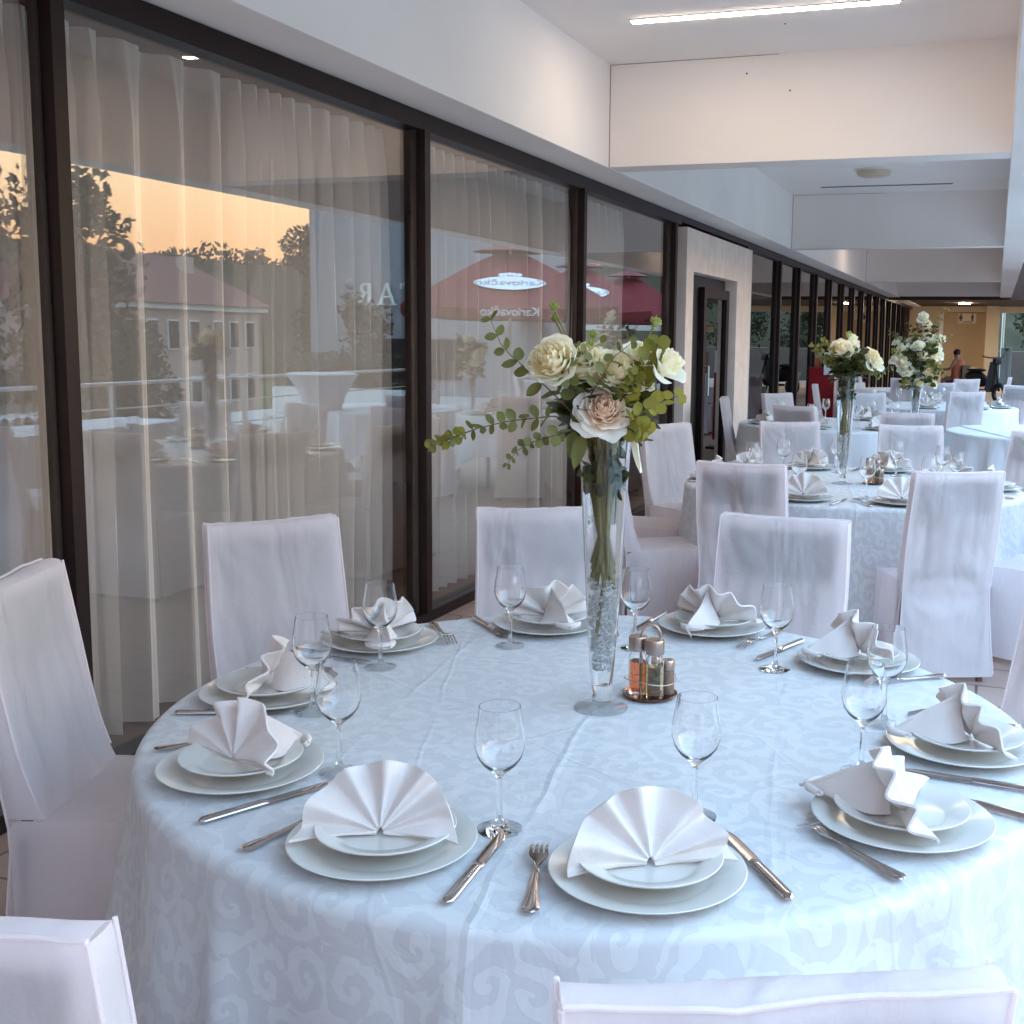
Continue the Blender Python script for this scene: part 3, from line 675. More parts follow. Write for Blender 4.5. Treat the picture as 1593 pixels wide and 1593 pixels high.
# ------------------------------------------------------------------ parasols
def parasol(x, y, label, R=1.4, top=2.95, rimz=1.92, rz=0.0, logo=True):
    o = empty('parasol', (x, y, 0), rz); tag(o, label, 'parasol', 'red drinks parasols on the terrace')
    m = MB(); m.tube([(0, 0, .05), (0, 0, top-.02)], .024, 12); m.build('pole', M['whitetrim'], o)
    m = MB(); m.lathe([(0, .09), (.06, .09), (.27, .04), (.28, 0), (0, 0)], 32); m.build('base', M['bluegrey'], o)
    n = 4; m = MB()
    def pt(k, t, s_=0):
        a = 2*pi*(k+.5)/n; r = R*t; z = top-(top-rimz)*(t**1.12)
        return Vector((r*cos(a), r*sin(a), z))
    for k in range(n):
        g = []
        for j in range(9):
            t = .14+.86*j/8
            A, B = pt(k, t), pt(k+1, t)
            g.append([m.v(A.lerp(B, i/6)-Vector((0, 0, .07*t*sin(pi*i/6)))) for i in range(7)])
        for j in range(8):
            for i in range(6): m.f((g[j][i], g[j][i+1], g[j+1][i+1], g[j+1][i]))
        va = [m.v(v_.co+Vector((0, 0, -.16-.03*abs(sin(pi*i/3))))) for i, v_ in enumerate(g[8])]
        for i in range(6): m.f((g[8][i], g[8][i+1], va[i+1], va[i]))
    m.merge(.0005); m.build('canopy', M['redcanvas'], o)
    m = MB()
    def cap(u, v):
        a = 2*pi*u; r = R*(.02+.24*v); return (r*cos(a), r*sin(a), top+.09-.17*v)
    m.patch(cap, 24, 4, True); m.build('cap', M['redcanvas'], o)
    m = MB()
    for k in range(n): m.tube([(0, 0, top-.12), pt(k, .97)-Vector((0, 0, .02))], .009, 6); m.tube([(0, 0, top-.12), (pt(k, .97)+pt(k+1, .97))/2-Vector((0, 0, .09))], .009, 6)
    m.build('ribs', M['whitetrim'], o)
    if logo:
        for k in range(n):
            am = 2*pi*(k+1)/n; A, B = pt(k, .50), pt(k+1, .50); C_ = pt(k, .82); D_ = pt(k+1, .82)
            mid = (A+B+C_+D_)/4-Vector((0, 0, .035)); up_ = ((A+B)/2-(C_+D_)/2).normalized(); rg = (B-A).normalized()
            # seen from outside, counter-clockwise neighbour lies to the right
            nn = rg.cross(up_).normalized()
            if nn.z < 0: nn = -nn
            rg = up_.cross(nn)
            T = Matrix((rg, up_, nn)).transposed().to_4x4(); T.translation = mid+nn*.035
            m = MB(); pts = [(.60*cos(2*pi*i/28)*(1+.08*cos(4*pi*i/28)), .24*sin(2*pi*i/28)) for i in range(28)]
            m.prism(pts, .006, T); lg = m.build('logo_badge', M['white'], o, False)
            text_obj('Karlovačko', .27, M['bluegrey'], lg, T @ Matrix.Translation((0, .0, .010)), .002)
            m = MB()
            for q in range(5):
                cx_ = -.16+.08*q; m.prism([(cx_+.055*cos(i*pi/4), .32+.02*abs(2-q)*-.6+.06*sin(i*pi/4)) for i in range(8)], .006, T)
            m.build('crest', M['white'], lg, False)
            A, B = pt(k, 1), pt(k+1, 1); mid = (A+B)/2; rg = (B-A).normalized(); nn = rg.cross(Vector((0, 0, 1))).normalized()
            if nn.dot(Vector((mid.x, mid.y, 0))) < 0: nn = -nn
            rg = Vector((0, 0, 1)).cross(nn)
            T = Matrix((rg, Vector((0, 0, 1)), nn)).transposed().to_4x4(); T.translation = mid+nn*.012+Vector((0, 0, -.115))
            text_obj('Karlovačko', .22, M['white'], o, T, .002, 'valance_lettering')
    return o
parasol(3.1, 20.7, 'nearest red parasol with white logo badges in front of the sign wall', R=2.7, top=3.17, rimz=2.05, rz=radians(-23))
parasol(3.3, 25.2, 'second red parasol behind the nearest one along the terrace', R=2.2, top=3.15, rimz=2.08, rz=radians(-20), logo=True)
parasol(3.7, 30.2, 'third red parasol farthest along the terrace', R=2.2, top=3.2, rimz=2.1, rz=radians(-20), logo=False)

# ------------------------------------------------------------------ railing, planter hedge, cocktail and buffet tables (across the terrace)
rl = empty('railing', (1.9, 0, 0)); tag(rl, 'thin steel cable railing along the open edge of the terrace', 'railing')
for zz in (1.05, .82, .58, .34):
    m = MB(); m.tube([(0, -3.5, zz), (0, 14.6, zz)], .018 if zz > 1 else .008, 8); m.build('rail' if zz > 1 else 'cable', M['steelrail'], rl)
for yy in (-3.4, -1.4, .6, 2.6, 4.6, 6.6, 8.6, 10.6, 12.6, 14.5):
    m = MB(); m.bb(-.02, .02, yy-.02, yy+.02, 0, 1.05); m.build('post', M['steelrail'], rl, False)
pw = empty('planter', (5.6, 19.0, 0)); tag(pw, 'long white planter box with a dark twiggy hedge behind the parasols', 'planter')
m = MB(); m.bb(-1.6, 1.7, 0, .5, 0, .5, .01); m.build('box', M['whitetrim'], pw, False)
m = MB(); rnd = random.Random(9)
for k in range(3600):
    p = Vector((rnd.uniform(-1.55, 1.65), rnd.uniform(.05, .45), rnd.uniform(.45, 1.15))); a = Vector((rnd.gauss(0, 1), rnd.gauss(0, 1), rnd.gauss(0, 1))).normalized(); b = a.orthogonal()
    s_ = rnd.uniform(.03, .06); m.f([m.v(p-a*s_), m.v(p+b*s_*.4), m.v(p+a*s_), m.v(p-b*s_*.4)])
m.build('hedge', M['tree'], pw, False, False)
aw = empty('white_awning', (4.2, 34, 0)); tag(aw, 'low white awning over a dark bar beyond the parasols', 'awning')
m = MB(); m.bb(-1.5, 4, 0, 2, 1.70, 1.86, .01); m.build('canopy', M['whitetrim'], aw, False)
m = MB(); m.bb(-1.4, 3.9, .5, 1.9, 0, 1.1, .01); m.build('bar_counter', M['black'], aw, False)
for xx in (-1.4, 3.9):
    m = MB(); m.bb(xx-.04, xx+.04, .05, .13, 0, 1.7); m.build('post', M['whitetrim'], aw, False)
def cocktail(x, y, label):
    o = empty('cocktail_table', (x, y, 0)); tag(o, label, 'table')
    def fn(u, v):
        a = 2*pi*u; z = 1.10*v
        r = .17+.22*abs(2*v-1.05)**2.2
        sc_ = 1+.10*cos(4*a)*(1-v)**2
        return (min(r, .36)*sc_*cos(a), min(r, .36)*sc_*sin(a), z+.01)
    m = MB(); m.patch(fn, 40, 24, True); m.build('stretch_cover', M['plain'], o)
    m = MB(); m.lathe([(0, 1.13), (.35, 1.128), (.362, 1.115), (.355, 1.10), (0, 1.10)], 40); m.build('top', M['plain'], o)
    return o
cocktail(.80, 10.4, 'standing table in a stretched white cover near the railing')
bt = empty('buffet_table', (1.45, 6.9, 0)); tag(bt, 'long buffet table with a white cloth to the floor beside the railing', 'table')
m = MB(); m.bb(-.36, .36, -1.5, 1.7, .71, .745, .01); m.build('table_top', M['wood'], bt, False)
def bc(u, v):
    per = [(-.39, -1.53), (.39, -1.53), (.39, 1.73), (-.39, 1.73)]
    t = u*4; i = int(t) % 4; f = t-int(t); a = per[i]; b = per[(i+1) % 4]
    x = a[0]+(b[0]-a[0])*f; y = a[1]+(b[1]-a[1])*f; k = .025*sin(u*180)*(1-v)
    return (x*(1+k), y*(1+k*.3), .02+.73*v)
m = MB(); m.patch(bc, 240, 8, True); m.patch(lambda u, v: (-.39+.78*u, -1.53+3.26*v, .751), 4, 12); m.merge(.002); bcl = m.build('buffet_tablecloth', M['plain'])
bcl.location = (1.45, 6.9, 0); tag(bcl, 'white floor length cloth draped over the buffet table', 'tablecloth')

# ------------------------------------------------------------------ chairs
def make_chair(seed):
    root = empty('covered_chair')
    rnd = random.Random(seed)
    W, SD = .205, .225          # half width, half seat depth ; local +Y is where the sitter faces
    # silhouette in (y,z), two sheets: back panel (rear+front) and seat box with skirt
    def back_c(z):              # centre line y of the backrest at height z
        return -.205-max(0, z-.42)*.17-(max(0, .42-z))*.05
    def wob(p, amp):
        p = Vector(p); dr_ = 0
        for cx_ in (-W, W):                    # creases pulled from the two upper corners
            dx, dz = (p.x-cx_)*(1 if cx_ < 0 else -1), .975-p.z; d_ = hypot(dx, dz)
            dr_ += .0045*sin(atan2(dz, dx+1e-4)*(13+seed)+seed*2)*exp(-((d_-.10)/.11)**2)
        for cx_ in (-W, W):                    # and at the seat joint
            dx, dz = (p.x-cx_)*(1 if cx_ < 0 else -1), p.z-.40; d_ = hypot(dx, dz)
            dr_ += .006*sin(atan2(dz, dx+1e-4)*9+seed*3)*exp(-((d_-.13)/.10)**2)
        n_ = noise.noise(Vector((p.x*9+seed*3.1, p.y*9, p.z*2.6)))
        n2 = noise.noise(Vector((p.x*4+p.z*6+seed, p.y*5, p.z*5-p.x*4)))
        return amp*(n_*.7+n2*.8)+dr_*(amp > .008)
    m = MB()
    def hw(z): return W+.004*sin(z*9+seed)+(.018 if z < .42 else 0)*(.42-z)/.42*1.4
    th = .025
    def rear(u, v):
        z = .03+.945*v; x = (2*u-1)*hw(z); e = 1-abs(2*u-1)**6
        sag = -.006*sin(pi*u) if v > .97 else 0
        return (x, back_c(z)-th-max(-.008, wob((x, 0, z), .017))*e-(.014*(1-v)**2), z+sag)
    def front(u, v):
        z = .47+.505*v; x = (2*u-1)*hw(z); e = 1-abs(2*u-1)**6
        return (x, back_c(z)+th+max(-.008, wob((x, 1, z), .013))*e+.03*(1-v)**6, z-(.006*sin(pi*u) if v > .97 else 0))
    cl = lambda t: .5-.5*cos(pi*t)
    m.patch(lambda u, v: rear(cl(u), v), 22, 34); m.patch(lambda u, v: front(cl(u), v), 22, 22)
    def topp(u, v):
        a = rear(u, 1); b = front(u, 1); t = v
        return (a[0], a[1]+(b[1]-a[1])*t, a[2]+.006*sin(pi*t))
    m.patch(lambda u, v: topp(cl(u), v), 22, 3)
    for sgn in (-1, 1):
        def sidep(u, v, sgn=sgn):
            z = .47+.505*v; x = sgn*hw(z); y0 = back_c(z)-th; y1 = back_c(z)+th+.03*(1-v)**6
            vv = (z-.03)/.945
            y0 -= .014*(1-vv)**2
            return (x+sgn*.003*sin(pi*u), y0+(y1-y0)*u, z)
        m.patch(sidep, 4, 22)
    # seat with skirt
    yb, yf = back_c(.46)-th+.002, SD
    def seat(u, v):
        x = (2*u-1)*W; y = -.19+(yf+.19)*v
        return (x, y, .468+.006*sin(pi*u)*sin(pi*min(1, v))+wob((x, y, 3), .008)*sin(pi*u)*sin(pi*min(1, max(0, v))))
    m.patch(seat, 14, 12)
    def skirt(u, v):            # left, front, right in one strip
        t = u*3; z = .468-.435*v; fl = .020*v
        k = .010*v*sin(u*29+seed)+.008*v*noise.noise(Vector((u*14, seed, v)))
        if t < 1: x, y = -W-fl-k, yb+(yf-yb)*t+fl*t
        elif t < 2: x, y = -W-fl+(2*W+2*fl)*(t-1), yf+fl+k
        else: x, y = W+fl+k, yf+fl-(yf+fl-yb)*(t-2)
        e = .004*sin(min(1, v*6)*pi)
        return (x, y, z)
    m.patch(skirt, 48, 12)
    m.merge(.0012)
    o = m.build('cover', M['cover'], root); subsurf(o, 1)
    m = MB()
    for sx in (-1, 1):
        m.tube([(sx*(hw(z)+.001), rear(.5+.5*sx, (z-.03)/.945)[1]-.001, z) for z in [.04+.935*k/16 for k in range(17)]], .0032, 6)
        m.tube([(sx*(hw(z)+.001), front(.5+.5*sx, (z-.47)/.505)[1]+.001, z) for z in [.50+.475*k/10 for k in range(11)]], .0028, 6)
    m.tube([Vector(rear(k/16, 1))+Vector((0, 0, .002+.003*noise.noise(Vector((k*.9, seed, 0))))) for k in range(17)], .0032, 6)
    m.build('piping', M['cover'], root)
    # wooden frame
    for sx in (-1, 1):
        m = MB(); m.tube([(sx*.185, SD-.03, 0), (sx*.185, SD-.03, .43)], [.016, .021], 4); m.build('leg', M['wood'], root, False)
        m = MB(); m.tube([(sx*.185, back_c(0)-.0, 0), (sx*.185, back_c(.42), .43)], [.016, .021], 4); m.build('leg', M['wood'], root, False)
    m = MB()
    for sx in (-1, 1): m.tube([(sx*.175, back_c(.43), .43), (sx*.175, back_c(.95), .95)], .012, 4)
    m.tube([(-.18, back_c(.93), .93), (.18, back_c(.93), .93)], .014, 4); m.tube([(-.18, back_c(.79), .79), (.18, back_c(.79), .79)], .012, 4); m.tube([(-.18, back_c(.5), .5), (.18, back_c(.5), .5)], .012, 4)
    for k in range(4):
        x = -.108+.072*k; T = Matrix.Rotation(.17, 3, 'X')
        m.box((x, back_c(.645), .645), (.034, .008, .29), T)
    m.box((0, back_c(.865), .865), (.34, .010, .15), Matrix.Rotation(.17, 3, 'X'))
    m.build('back_frame', M['slat'], root, False)
    return root
CH = [make_chair(k) for k in (1, 2, 3)]
used = set(); chn = [0]
def chair(x, y, face, label, group):
    k = chn[0] % 3; chn[0] += 1
    c = CH[k]
    if k in used: c = copy_tree(c)
    used.add(k); c.location = (x, y, 0); c.rotation_euler = (0, 0, radians(face)-pi/2)
    tag(c, label, 'chair', group); return c
def at(cx, cy, ang, r): return cx+r*cos(radians(ang)), cy+r*sin(radians(ang))

# ------------------------------------------------------------------ tables with cloths
def table(cx, cy, label, R=.90):
    t = empty('round_table', (cx, cy, 0)); tag(t, label, 'table', 'round banquet tables on the terrace')
    m = MB(); m.lathe([(0, .74), (R-.01, .74), (R, .735), (R, .715), (0, .715)], 64); m.build('table_top', M['wood'], t)
    for k in range(4):
        a = pi/4+k*pi/2; m = MB(); m.tube([(.62*cos(a), .62*sin(a), 0), (.62*cos(a), .62*sin(a), .715)], .02, 8); m.build('leg', M['black'], t)
    return t
def cloth(cx, cy, label, rot, mat, R=.915, half=1.29, seed=1, na=320, name='tablecloth', grp='cloths on the round tables', Z=.748):
    m = MB(); b = m.b; uvl = b.loops.layers.uv.new('UVMap')
    rings = []; NT = 16; rr = .022; ND = 22; info = []
    for j in range(NT+1): info.append(('t', (R-rr)*(j/NT)))
    for j in range(1, 6): info.append(('r', j/5))
    for j in range(1, ND+1): info.append(('d', j/ND))
    UV = {}
    for kind, q in info:
        ring = []
        for k in range(na):
            th = 2*pi*k/na
            # length of the drop: a square cloth, turned by rot
            t4 = (th-rot) % (pi/2); t4 = min(t4, pi/2-t4)
            L = min(half/cos(t4), half*1.30)-R
            cr = exp(-((pi/4-t4)/.22)**2)
            if kind == 't': r, z, d = q, Z, q; 
            elif kind == 'r':
                a = q*pi/2; r = R-rr+rr*sin(a); z = Z-rr+rr*cos(a); d = R-rr+rr*a
            else:
                s_ = q; ph = noise.noise(Vector((cos(th)*2.2+seed*5, sin(th)*2.2, 0)))*2.2
                f1 = sin(th*17+ph*2.5); f2 = sin(th*9+ph*3+1)
                rdg = 1-2*sqrt(sin(th*8.5+ph*1.6)**2+.015); fold = .30*f1+.45*f2+.75*rdg
                amp = .058*s_**.8*(.60+.8*noise.noise(Vector((cos(th)*1.7, sin(th)*1.7, seed+7)))+.9*cr)
                cfl = cr*.05*s_*sin((th-rot)*4*3)
                r = R+amp*fold+.055*s_**1.3+cfl
                z = Z-rr-(L-.02)*s_*.985; d = R+(L)*s_
            if kind == 't' and q > .02: z += .0012*noise.noise(Vector((cos(th)*q*6, sin(th)*q*6, seed)))
            v_ = m.v((r*cos(th), r*sin(th), z)); UV[v_] = (d*cos(th), d*sin(th)); ring.append(v_)
            if kind == 't' and q == 0: break
        rings.append(ring)
    for A, B in zip(rings, rings[1:]):
        for k in range(na):
            k2 = (k+1) % na
            if len(A) == 1: m.f((A[0], B[k], B[k2]))
            else: m.f((A[k], B[k], B[k2], A[k2]))
    for f in b.faces:
        for l in f.loops: l[uvl].uv = UV[l.vert]
    o = m.build(name, mat, normals=False); o.location = (cx, cy, 0)
    tag(o, label, 'tablecloth', grp); return o
T1 = (-.77, 2.26); T2 = (-.72, 6.50); T3 = (-1.38, 11.1); T4 = (.52, 11.0); T5 = (-.62, 14.8); T6 = (-1.2, 19.3)
TT = (('near', T1, 'damask', 205, 1), ('second', T2, 'damask', 222, 2), ('third window side', T3, 'plain', 190, 3), ('bare open side', T4, 'plain', 235, 4), ('fourth', T5, 'plain', 210, 5), ('farthest', T6, 'plain', 200, 6))
for nm, (x, y), mt, rot, sd_ in TT:
    table(x, y, 'round table standing under the cloth of the %s table' % nm)
    cloth(x, y, {'near': 'large white damask tablecloth with scroll pattern on the nearest table', 'second': 'white tablecloth on the second table behind the near one', 'third window side': 'white tablecloth on the third table at the window side',
                 'bare open side': 'bright white cloth on the bare table at the open right side', 'fourth': 'white tablecloth on the fourth table further back', 'farthest': 'white tablecloth on the farthest table'}[nm], radians(rot), M[mt], seed=sd_, na=320 if mt == 'damask' else 160)
# folded overlay on the bare table
m = MB()
def ov(u, v):
    x = -.62+1.24*u; y = -1.05+2.1*v; r = hypot(x, y); z = .754
    if abs(y) > .9 or r > .91:
        e = max(0, r-.91); z -= e*1.9; k = .92/r if r > .92 else 1; x *= k; y *= k
    return (x, y, z)
m.patch(ov, 24, 36); o = m.build('table_runner', M['plain'], normals=False); o.location = (*T4, 0); o.rotation_euler = (0, 0, radians(20)); tag(o, 'square white overlay cloth lying across the bare open side table', 'table runner')

# ------------------------------------------------------------------ tableware prototypes
def plate_mesh(R, name):
    m = MB()
    pr = [(0, .004), (R*.60, .004), (R*.66, .006), (R*.74, .0125), (R*.96, .0185), (R*.99, .0195), (R, .0185), (R*.985, .016), (R*.74, .0085), (R*.64, .001), (R*.60, 0), (0, 0)]
    m.lathe(pr, 72); return m.build(name, M['china'])
def wine_glass():
    m = MB()
    outer = [(0, -.002), (.0345, -.002), (.0352, .0012), (.032, .0022), (.018, .0042), (.0085, .009), (.0048, .022), (.0040, .045), (.0040, .075), (.0048, .088), (.0085, .0945), (.0160, .101), (.026, .110), (.0345, .123), (.0392, .140), (.0395, .155), (.0372, .172), (.0345, .188), (.0325, .203), (.0322, .2075)]
    inner = [(.0312, .2075), (.0314, .203), (.0334, .188), (.0361, .172), (.0384, .155), (.0381, .140), (.0333, .1245), (.0250, .1125), (.0150, .1045), (.007, .1005), (0, .0995)]
    m.lathe(outer+inner, 48); return m.build('wine_glass', M['glass'])
def napkin(seed):
    rnd = random.Random(seed); m = MB()
    Rr = .120; NP = 5.0+.5*(seed % 3); k1, k2 = rnd.uniform(0, 6), rnd.uniform(0, 6)
    lean = radians(22+4*(seed % 3))
    def fan(u, v):
        s0 = 2*u-1; edge = abs(s0)
        # panels widen away from the deep folds in the middle
        uu = .5+.5*(s0*(.70+.30*edge))+.02*sin(s0*5+k1)
        t = radians(82)*s0+radians(3)*sin(s0*7+k2)*v
        ph = (uu-.5)*NP*2*pi+pi/2+.25*sin(seed)
        wv = sin(ph)-.22*sin(2*ph)*.6
        r = .006+Rr*(.90+.10*edge+.020*sin(s0*6+k1)-.045*(.5-.5*wv))*v
        a = (.0165-.004*edge+.004*sin(s0*4+k2))*v**.7*wv
        x = r*sin(t)*1.04; z = r*cos(t)*.94; y = -a+.010*sin(v*pi)*.3
        fwd = .034*(edge**3)*v+.006*v*v*sin(s0*3+k1)
        droop = .012*(edge**2)*v**3
        zz = z*cos(lean)-y*sin(lean)*.5+.010*(1-edge*.6)-droop
        y += .008*noise.noise(Vector((s0*3+seed*4, v*3, 0)))*v
        return (x, y*cos(lean)+z*sin(lean)-fwd, max(.0035+.005*(.5+.5*wv)*edge, zz))
    m.patch(fan, 120, 14)
    # triangular stand behind: a soft tent, ridge sloping from the fan top to the rear point
    bk = .118+.01*(seed % 3); sk = .018*(seed-2)
    def stand(u, v):
        s_ = 2*u-1
        z0 = (Rr*.76*cos(lean)); y0 = Rr*.76*sin(lean)
        zr = z0*(1-v)**1.08+.012; yr = y0+(bk)*v**.92
        w_ = .010+.036*sin(pi*min(1, .12+v*.80))**.8
        drop = abs(s_)**1.25
        z = zr*(1-drop)+.0045*drop
        y = yr-(yr-.006)*.38*drop*(1-v*.3)
        x = w_*s_*(.35+.65*drop)+sk*v+.003*sin(seed+v*7+s_*3)
        return (x, y, max(.004, z))
    m.patch(stand, 24, 18)
    # rolled hem at the foot of the stand
    def roll(u, v):
        a = v*2*pi*.85; rr_ = .0085*(1-.35*(2*u-1)**2)
        return ((2*u-1)*.034+sk, bk+.028+rr_*cos(a)*1.2-.02*(2*u-1)**2, .0115+rr_*sin(a)*.95)
    m.patch(roll, 12, 12)
    b = m.b
    bmesh.ops.recalc_face_normals(b, faces=b.faces)
    bmesh.ops.solidify(b, geom=list(b.faces), thickness=.0042)
    return m.build('napkin', M['napkin'])
def fork():
    m = MB()
    # outline in (x,y): y from handle end 0 to tines .195
    def fz(y): return .004+.010*max(0, (y-.10)/.06 if y < .16 else 1)*(1 if y < .16 else max(0, 1-((y-.16)/.035)**1.5))
    def hwid(y):
        if y < .012: return .0105*sqrt(max(0, 1-((.012-y)/.012)**2))+.0005
        if y < .05: return .0105-(y-.012)*.11
        if y < .115: return .0063-(y-.05)*.052
        if y < .145: t = (y-.115)/.03; return .0029+.0105*(t*t*(3-2*t))
        return .0134-(y-.145)*.03
    def body(u, v):
        y = .146*v; w_ = hwid(y); x = (2*u-1)*w_; return (x, y, fz(y)+.0016*(1-abs(2*u-1)**2)*(1 if y < .11 else -.6))
    m.patch(body, 6, 44)
    for k in range(4):
        x0 = -.0131+.0069*k
        def tine(u, v, x0=x0):
            y = .143+.054*v; w_ = .0045*(1-.45*v); return (x0+.0022+(-.5+u)*w_+(0 if v < .9 else 0)+.0014*(1.5-k)*0, y, fz(y))
        m.patch(tine, 1, 8)
    bmesh.ops.recalc_face_normals(m.b, faces=m.b.faces); bmesh.ops.solidify(m.b, geom=list(m.b.faces), thickness=.0017)
    return m.build('fork', M['steel'])
def knife():
    m = MB()
    def f(u, v):
        y = .225*v; a = 2*pi*u
        if y < .012: k = sqrt(max(0.0, 1-((.012-y)/.012)**2))
        else: k = 1
        if y < .105: wx, wz = .0092-.012*max(0, y-.02), .0042; cx_ = 0
        else:
            t = min(1, (y-.105)/.012); wx = (.0082)*(1-t)+.0098*t; wz = .0042*(1-t)+.0010*t
            e = max(0, (y-.19)/.035); wx *= sqrt(max(.0004, 1-e*e)); cx_ = -.0045*e*e
        return (cx_+wx*k*cos(a), y, .0052+wz*k*sin(a))
    m.patch(f, 14, 60, True); return m.build('knife', M['steel'])
def scaled(o, k): o.data.transform(Matrix.Scale(k, 4)); return o
PR = {'dinner_plate': plate_mesh(.148, 'dinner_plate'), 'side_plate': plate_mesh(.110, 'side_plate'), 'wine_glass': wine_glass(), 'fork': scaled(fork(), 1.15), 'knife': scaled(knife(), 1.10)}
PR['wine_glass'].data.transform(Matrix.Diagonal((1.05, 1.05, 1.0, 1)))
NK = [napkin(k) for k in (1, 2, 3, 4, 5)]
first = set()
def put(name, x, y, z, rz, label, cat, group, src=None, tilt=None):
    s_ = src or PR[name]
    if s_.name in first: o = s_.copy(); COL.objects.link(o)
    else: o = s_; first.add(s_.name)
    o.location = (x, y, z); o.rotation_euler = (tilt or 0, 0, rz); tag(o, label, cat, group); return o
ZT = .7495
def setting(tc, px_, py_, tn, where, seed, glass=None, fk=None, kn=None, nrot=0, cut=True, gl=True):
    rnd = random.Random(seed)
    ox, oy = px_-tc[0], py_-tc[1]; L = hypot(ox, oy); ox /= L; oy /= L
    aout = atan2(oy, ox)                     # outward
    rn = aout+pi/2                            # local -Y points outwards -> rotate so that -Y = out
    w_ = 'at the %s place of the %s table' % (where, tn)
    put('dinner_plate', px_, py_, ZT+.001, rnd.uniform(0, 6), 'large white plate ' + w_, 'plate', 'large plates on the tables')
    ddx, ddy = rnd.uniform(-.006, .006), rnd.uniform(-.006, .006)
    put('side_plate', px_+ddx, py_+ddy, ZT+.021, rnd.uniform(0, 6), 'small upper plate ' + w_, 'plate', 'small plates stacked on large plates')
    put('napkin', px_+ddx+ox*.016, py_+ddy+oy*.016, ZT+.0262, rn+radians(nrot), 'pleated white fan napkin ' + w_, 'napkin', 'fan folded napkins', NK[seed % 5])
    if gl:
        gx, gy = glass if glass else (px_-ox*.20-oy*-.10, py_-oy*.20+ox*-.10)
        put('wine_glass', gx, gy, ZT+.0005, rnd.uniform(0, 6), 'empty stemmed wine glass ' + w_, 'glass', 'stemmed wine glasses')
    if cut:
        inn = Vector((-ox, -oy)); lf = Vector((-inn.y, inn.x))          # the diner's left
        for nm, side, ln_, spec in (('fork', 1, .224, fk), ('knife', -1, .247, kn)):
            if spec: (hx, hy), (tx, ty) = spec; an = atan2(ty-hy, tx-hx)
            else:
                q = Vector((px_, py_))+lf*side*.178-inn*(ln_*.5)+inn*rnd.uniform(-.02, .02); hx, hy = q.x, q.y; an = atan2(inn.y, inn.x)+rnd.uniform(-.08, .08)
            put(nm, hx, hy, ZT+.0005, an-pi/2, 'steel %s %s' % (nm, w_), nm, 'steel %s on the tables' % ('knives' if nm == 'knife' else 'forks'))
S1 = {  # plate centre, glass foot, fork handle->tines, knife handle->tip, napkin turn
 'front centre': ((-.447, 1.58), (-.435, 1.821), ((-.566, 1.41), (-.645, 1.66)), ((-.231, 1.577), (-.326, 1.707)), 6),
 'front left': ((-.862, 1.527), (-.72, 1.657), ((-1.054, 1.434), (-1.015, 1.60)), ((-.687, 1.393), (-.701, 1.625)), 24),
 'lower left': ((-1.258, 1.713), (-1.091, 1.777), ((-1.475, 1.742), (-1.36, 1.86)), ((-1.185, 1.496), (-1.093, 1.677)), 22),
 'upper left': ((-1.471, 2.109), (-1.324, 2.055), None, ((-1.584, 1.933), (-1.363, 2.025)), 10),
 'rear left': ((-1.461, 2.588), (-1.358, 2.404), ((-1.43, 2.82), (-1.33, 2.70)), ((-1.64, 2.419), (-1.421, 2.416)), -8),
 'back centre left': ((-1.123, 2.911), (-1.145, 2.70), None, ((-1.354, 2.929), (-1.184, 2.762)), 8),
 'back centre right': ((-.697, 3.063), (-.838, 2.80), ((-.514, 3.11), (-.563, 2.953)), None, -6),
 'rear right': ((-.279, 2.858), (-.465, 2.745), ((-.072, 2.83), (-.205, 2.721)), ((-.44, 3.03), (-.50, 2.86)), -12),
 'upper right': ((-.02, 2.327), (-.178, 2.424), ((.091, 2.50), (-.06, 2.50)), ((.12, 2.14), (-.08, 2.155)), 24),
 'lower right': ((-.105, 1.915), (-.194, 2.13), ((-.087, 1.70), (-.275, 1.865)), ((.12, 2.0), (-.03, 2.055)), 34)}
for i, (wh, (pc, g_, fk, kn, nr)) in enumerate(S1.items()):
    setting(T1, pc[0], pc[1], 'near', wh, i, g_, fk, kn, nr)
names10 = ['front left', 'front right', 'lower right', 'middle right', 'upper right', 'back right', 'back left', 'upper left', 'middle left', 'lower left']
for i, a in enumerate((259, 295, 331, 7, 43, 79, 115, 151, 187, 223)):
    x, y = at(*T2, a, .75); setting(T2, x, y, 'second', names10[i], 20+i, nrot=random.Random(i).uniform(-12, 12))
for i, (a, wn) in enumerate(((262, 'front'), (310, 'front right'), (20, 'right'), (70, 'back right'), (120, 'back left'), (210, 'left'))):
    x, y = at(*T3, a, .72); setting(T3, x, y, 'third', wn, 40+i, cut=False, nrot=5)
for i, (a, wn) in enumerate(((262, 'front'), (310, 'front right'), (350, 'right'), (100, 'back'), (170, 'left'))):
    x, y = at(*T5, a, .72); setting(T5, x, y, 'fourth', wn, 50+i, cut=False, nrot=5)
# glasses on the buffet table
for k in range(12):
    put('wine_glass', 1.28+.11*(k % 3), 6.6+.14*(k//3)*1.6, .7525, 0, 'clear glass in the cluster of glasses on the buffet table', 'glass', 'glasses clustered on the buffet table')

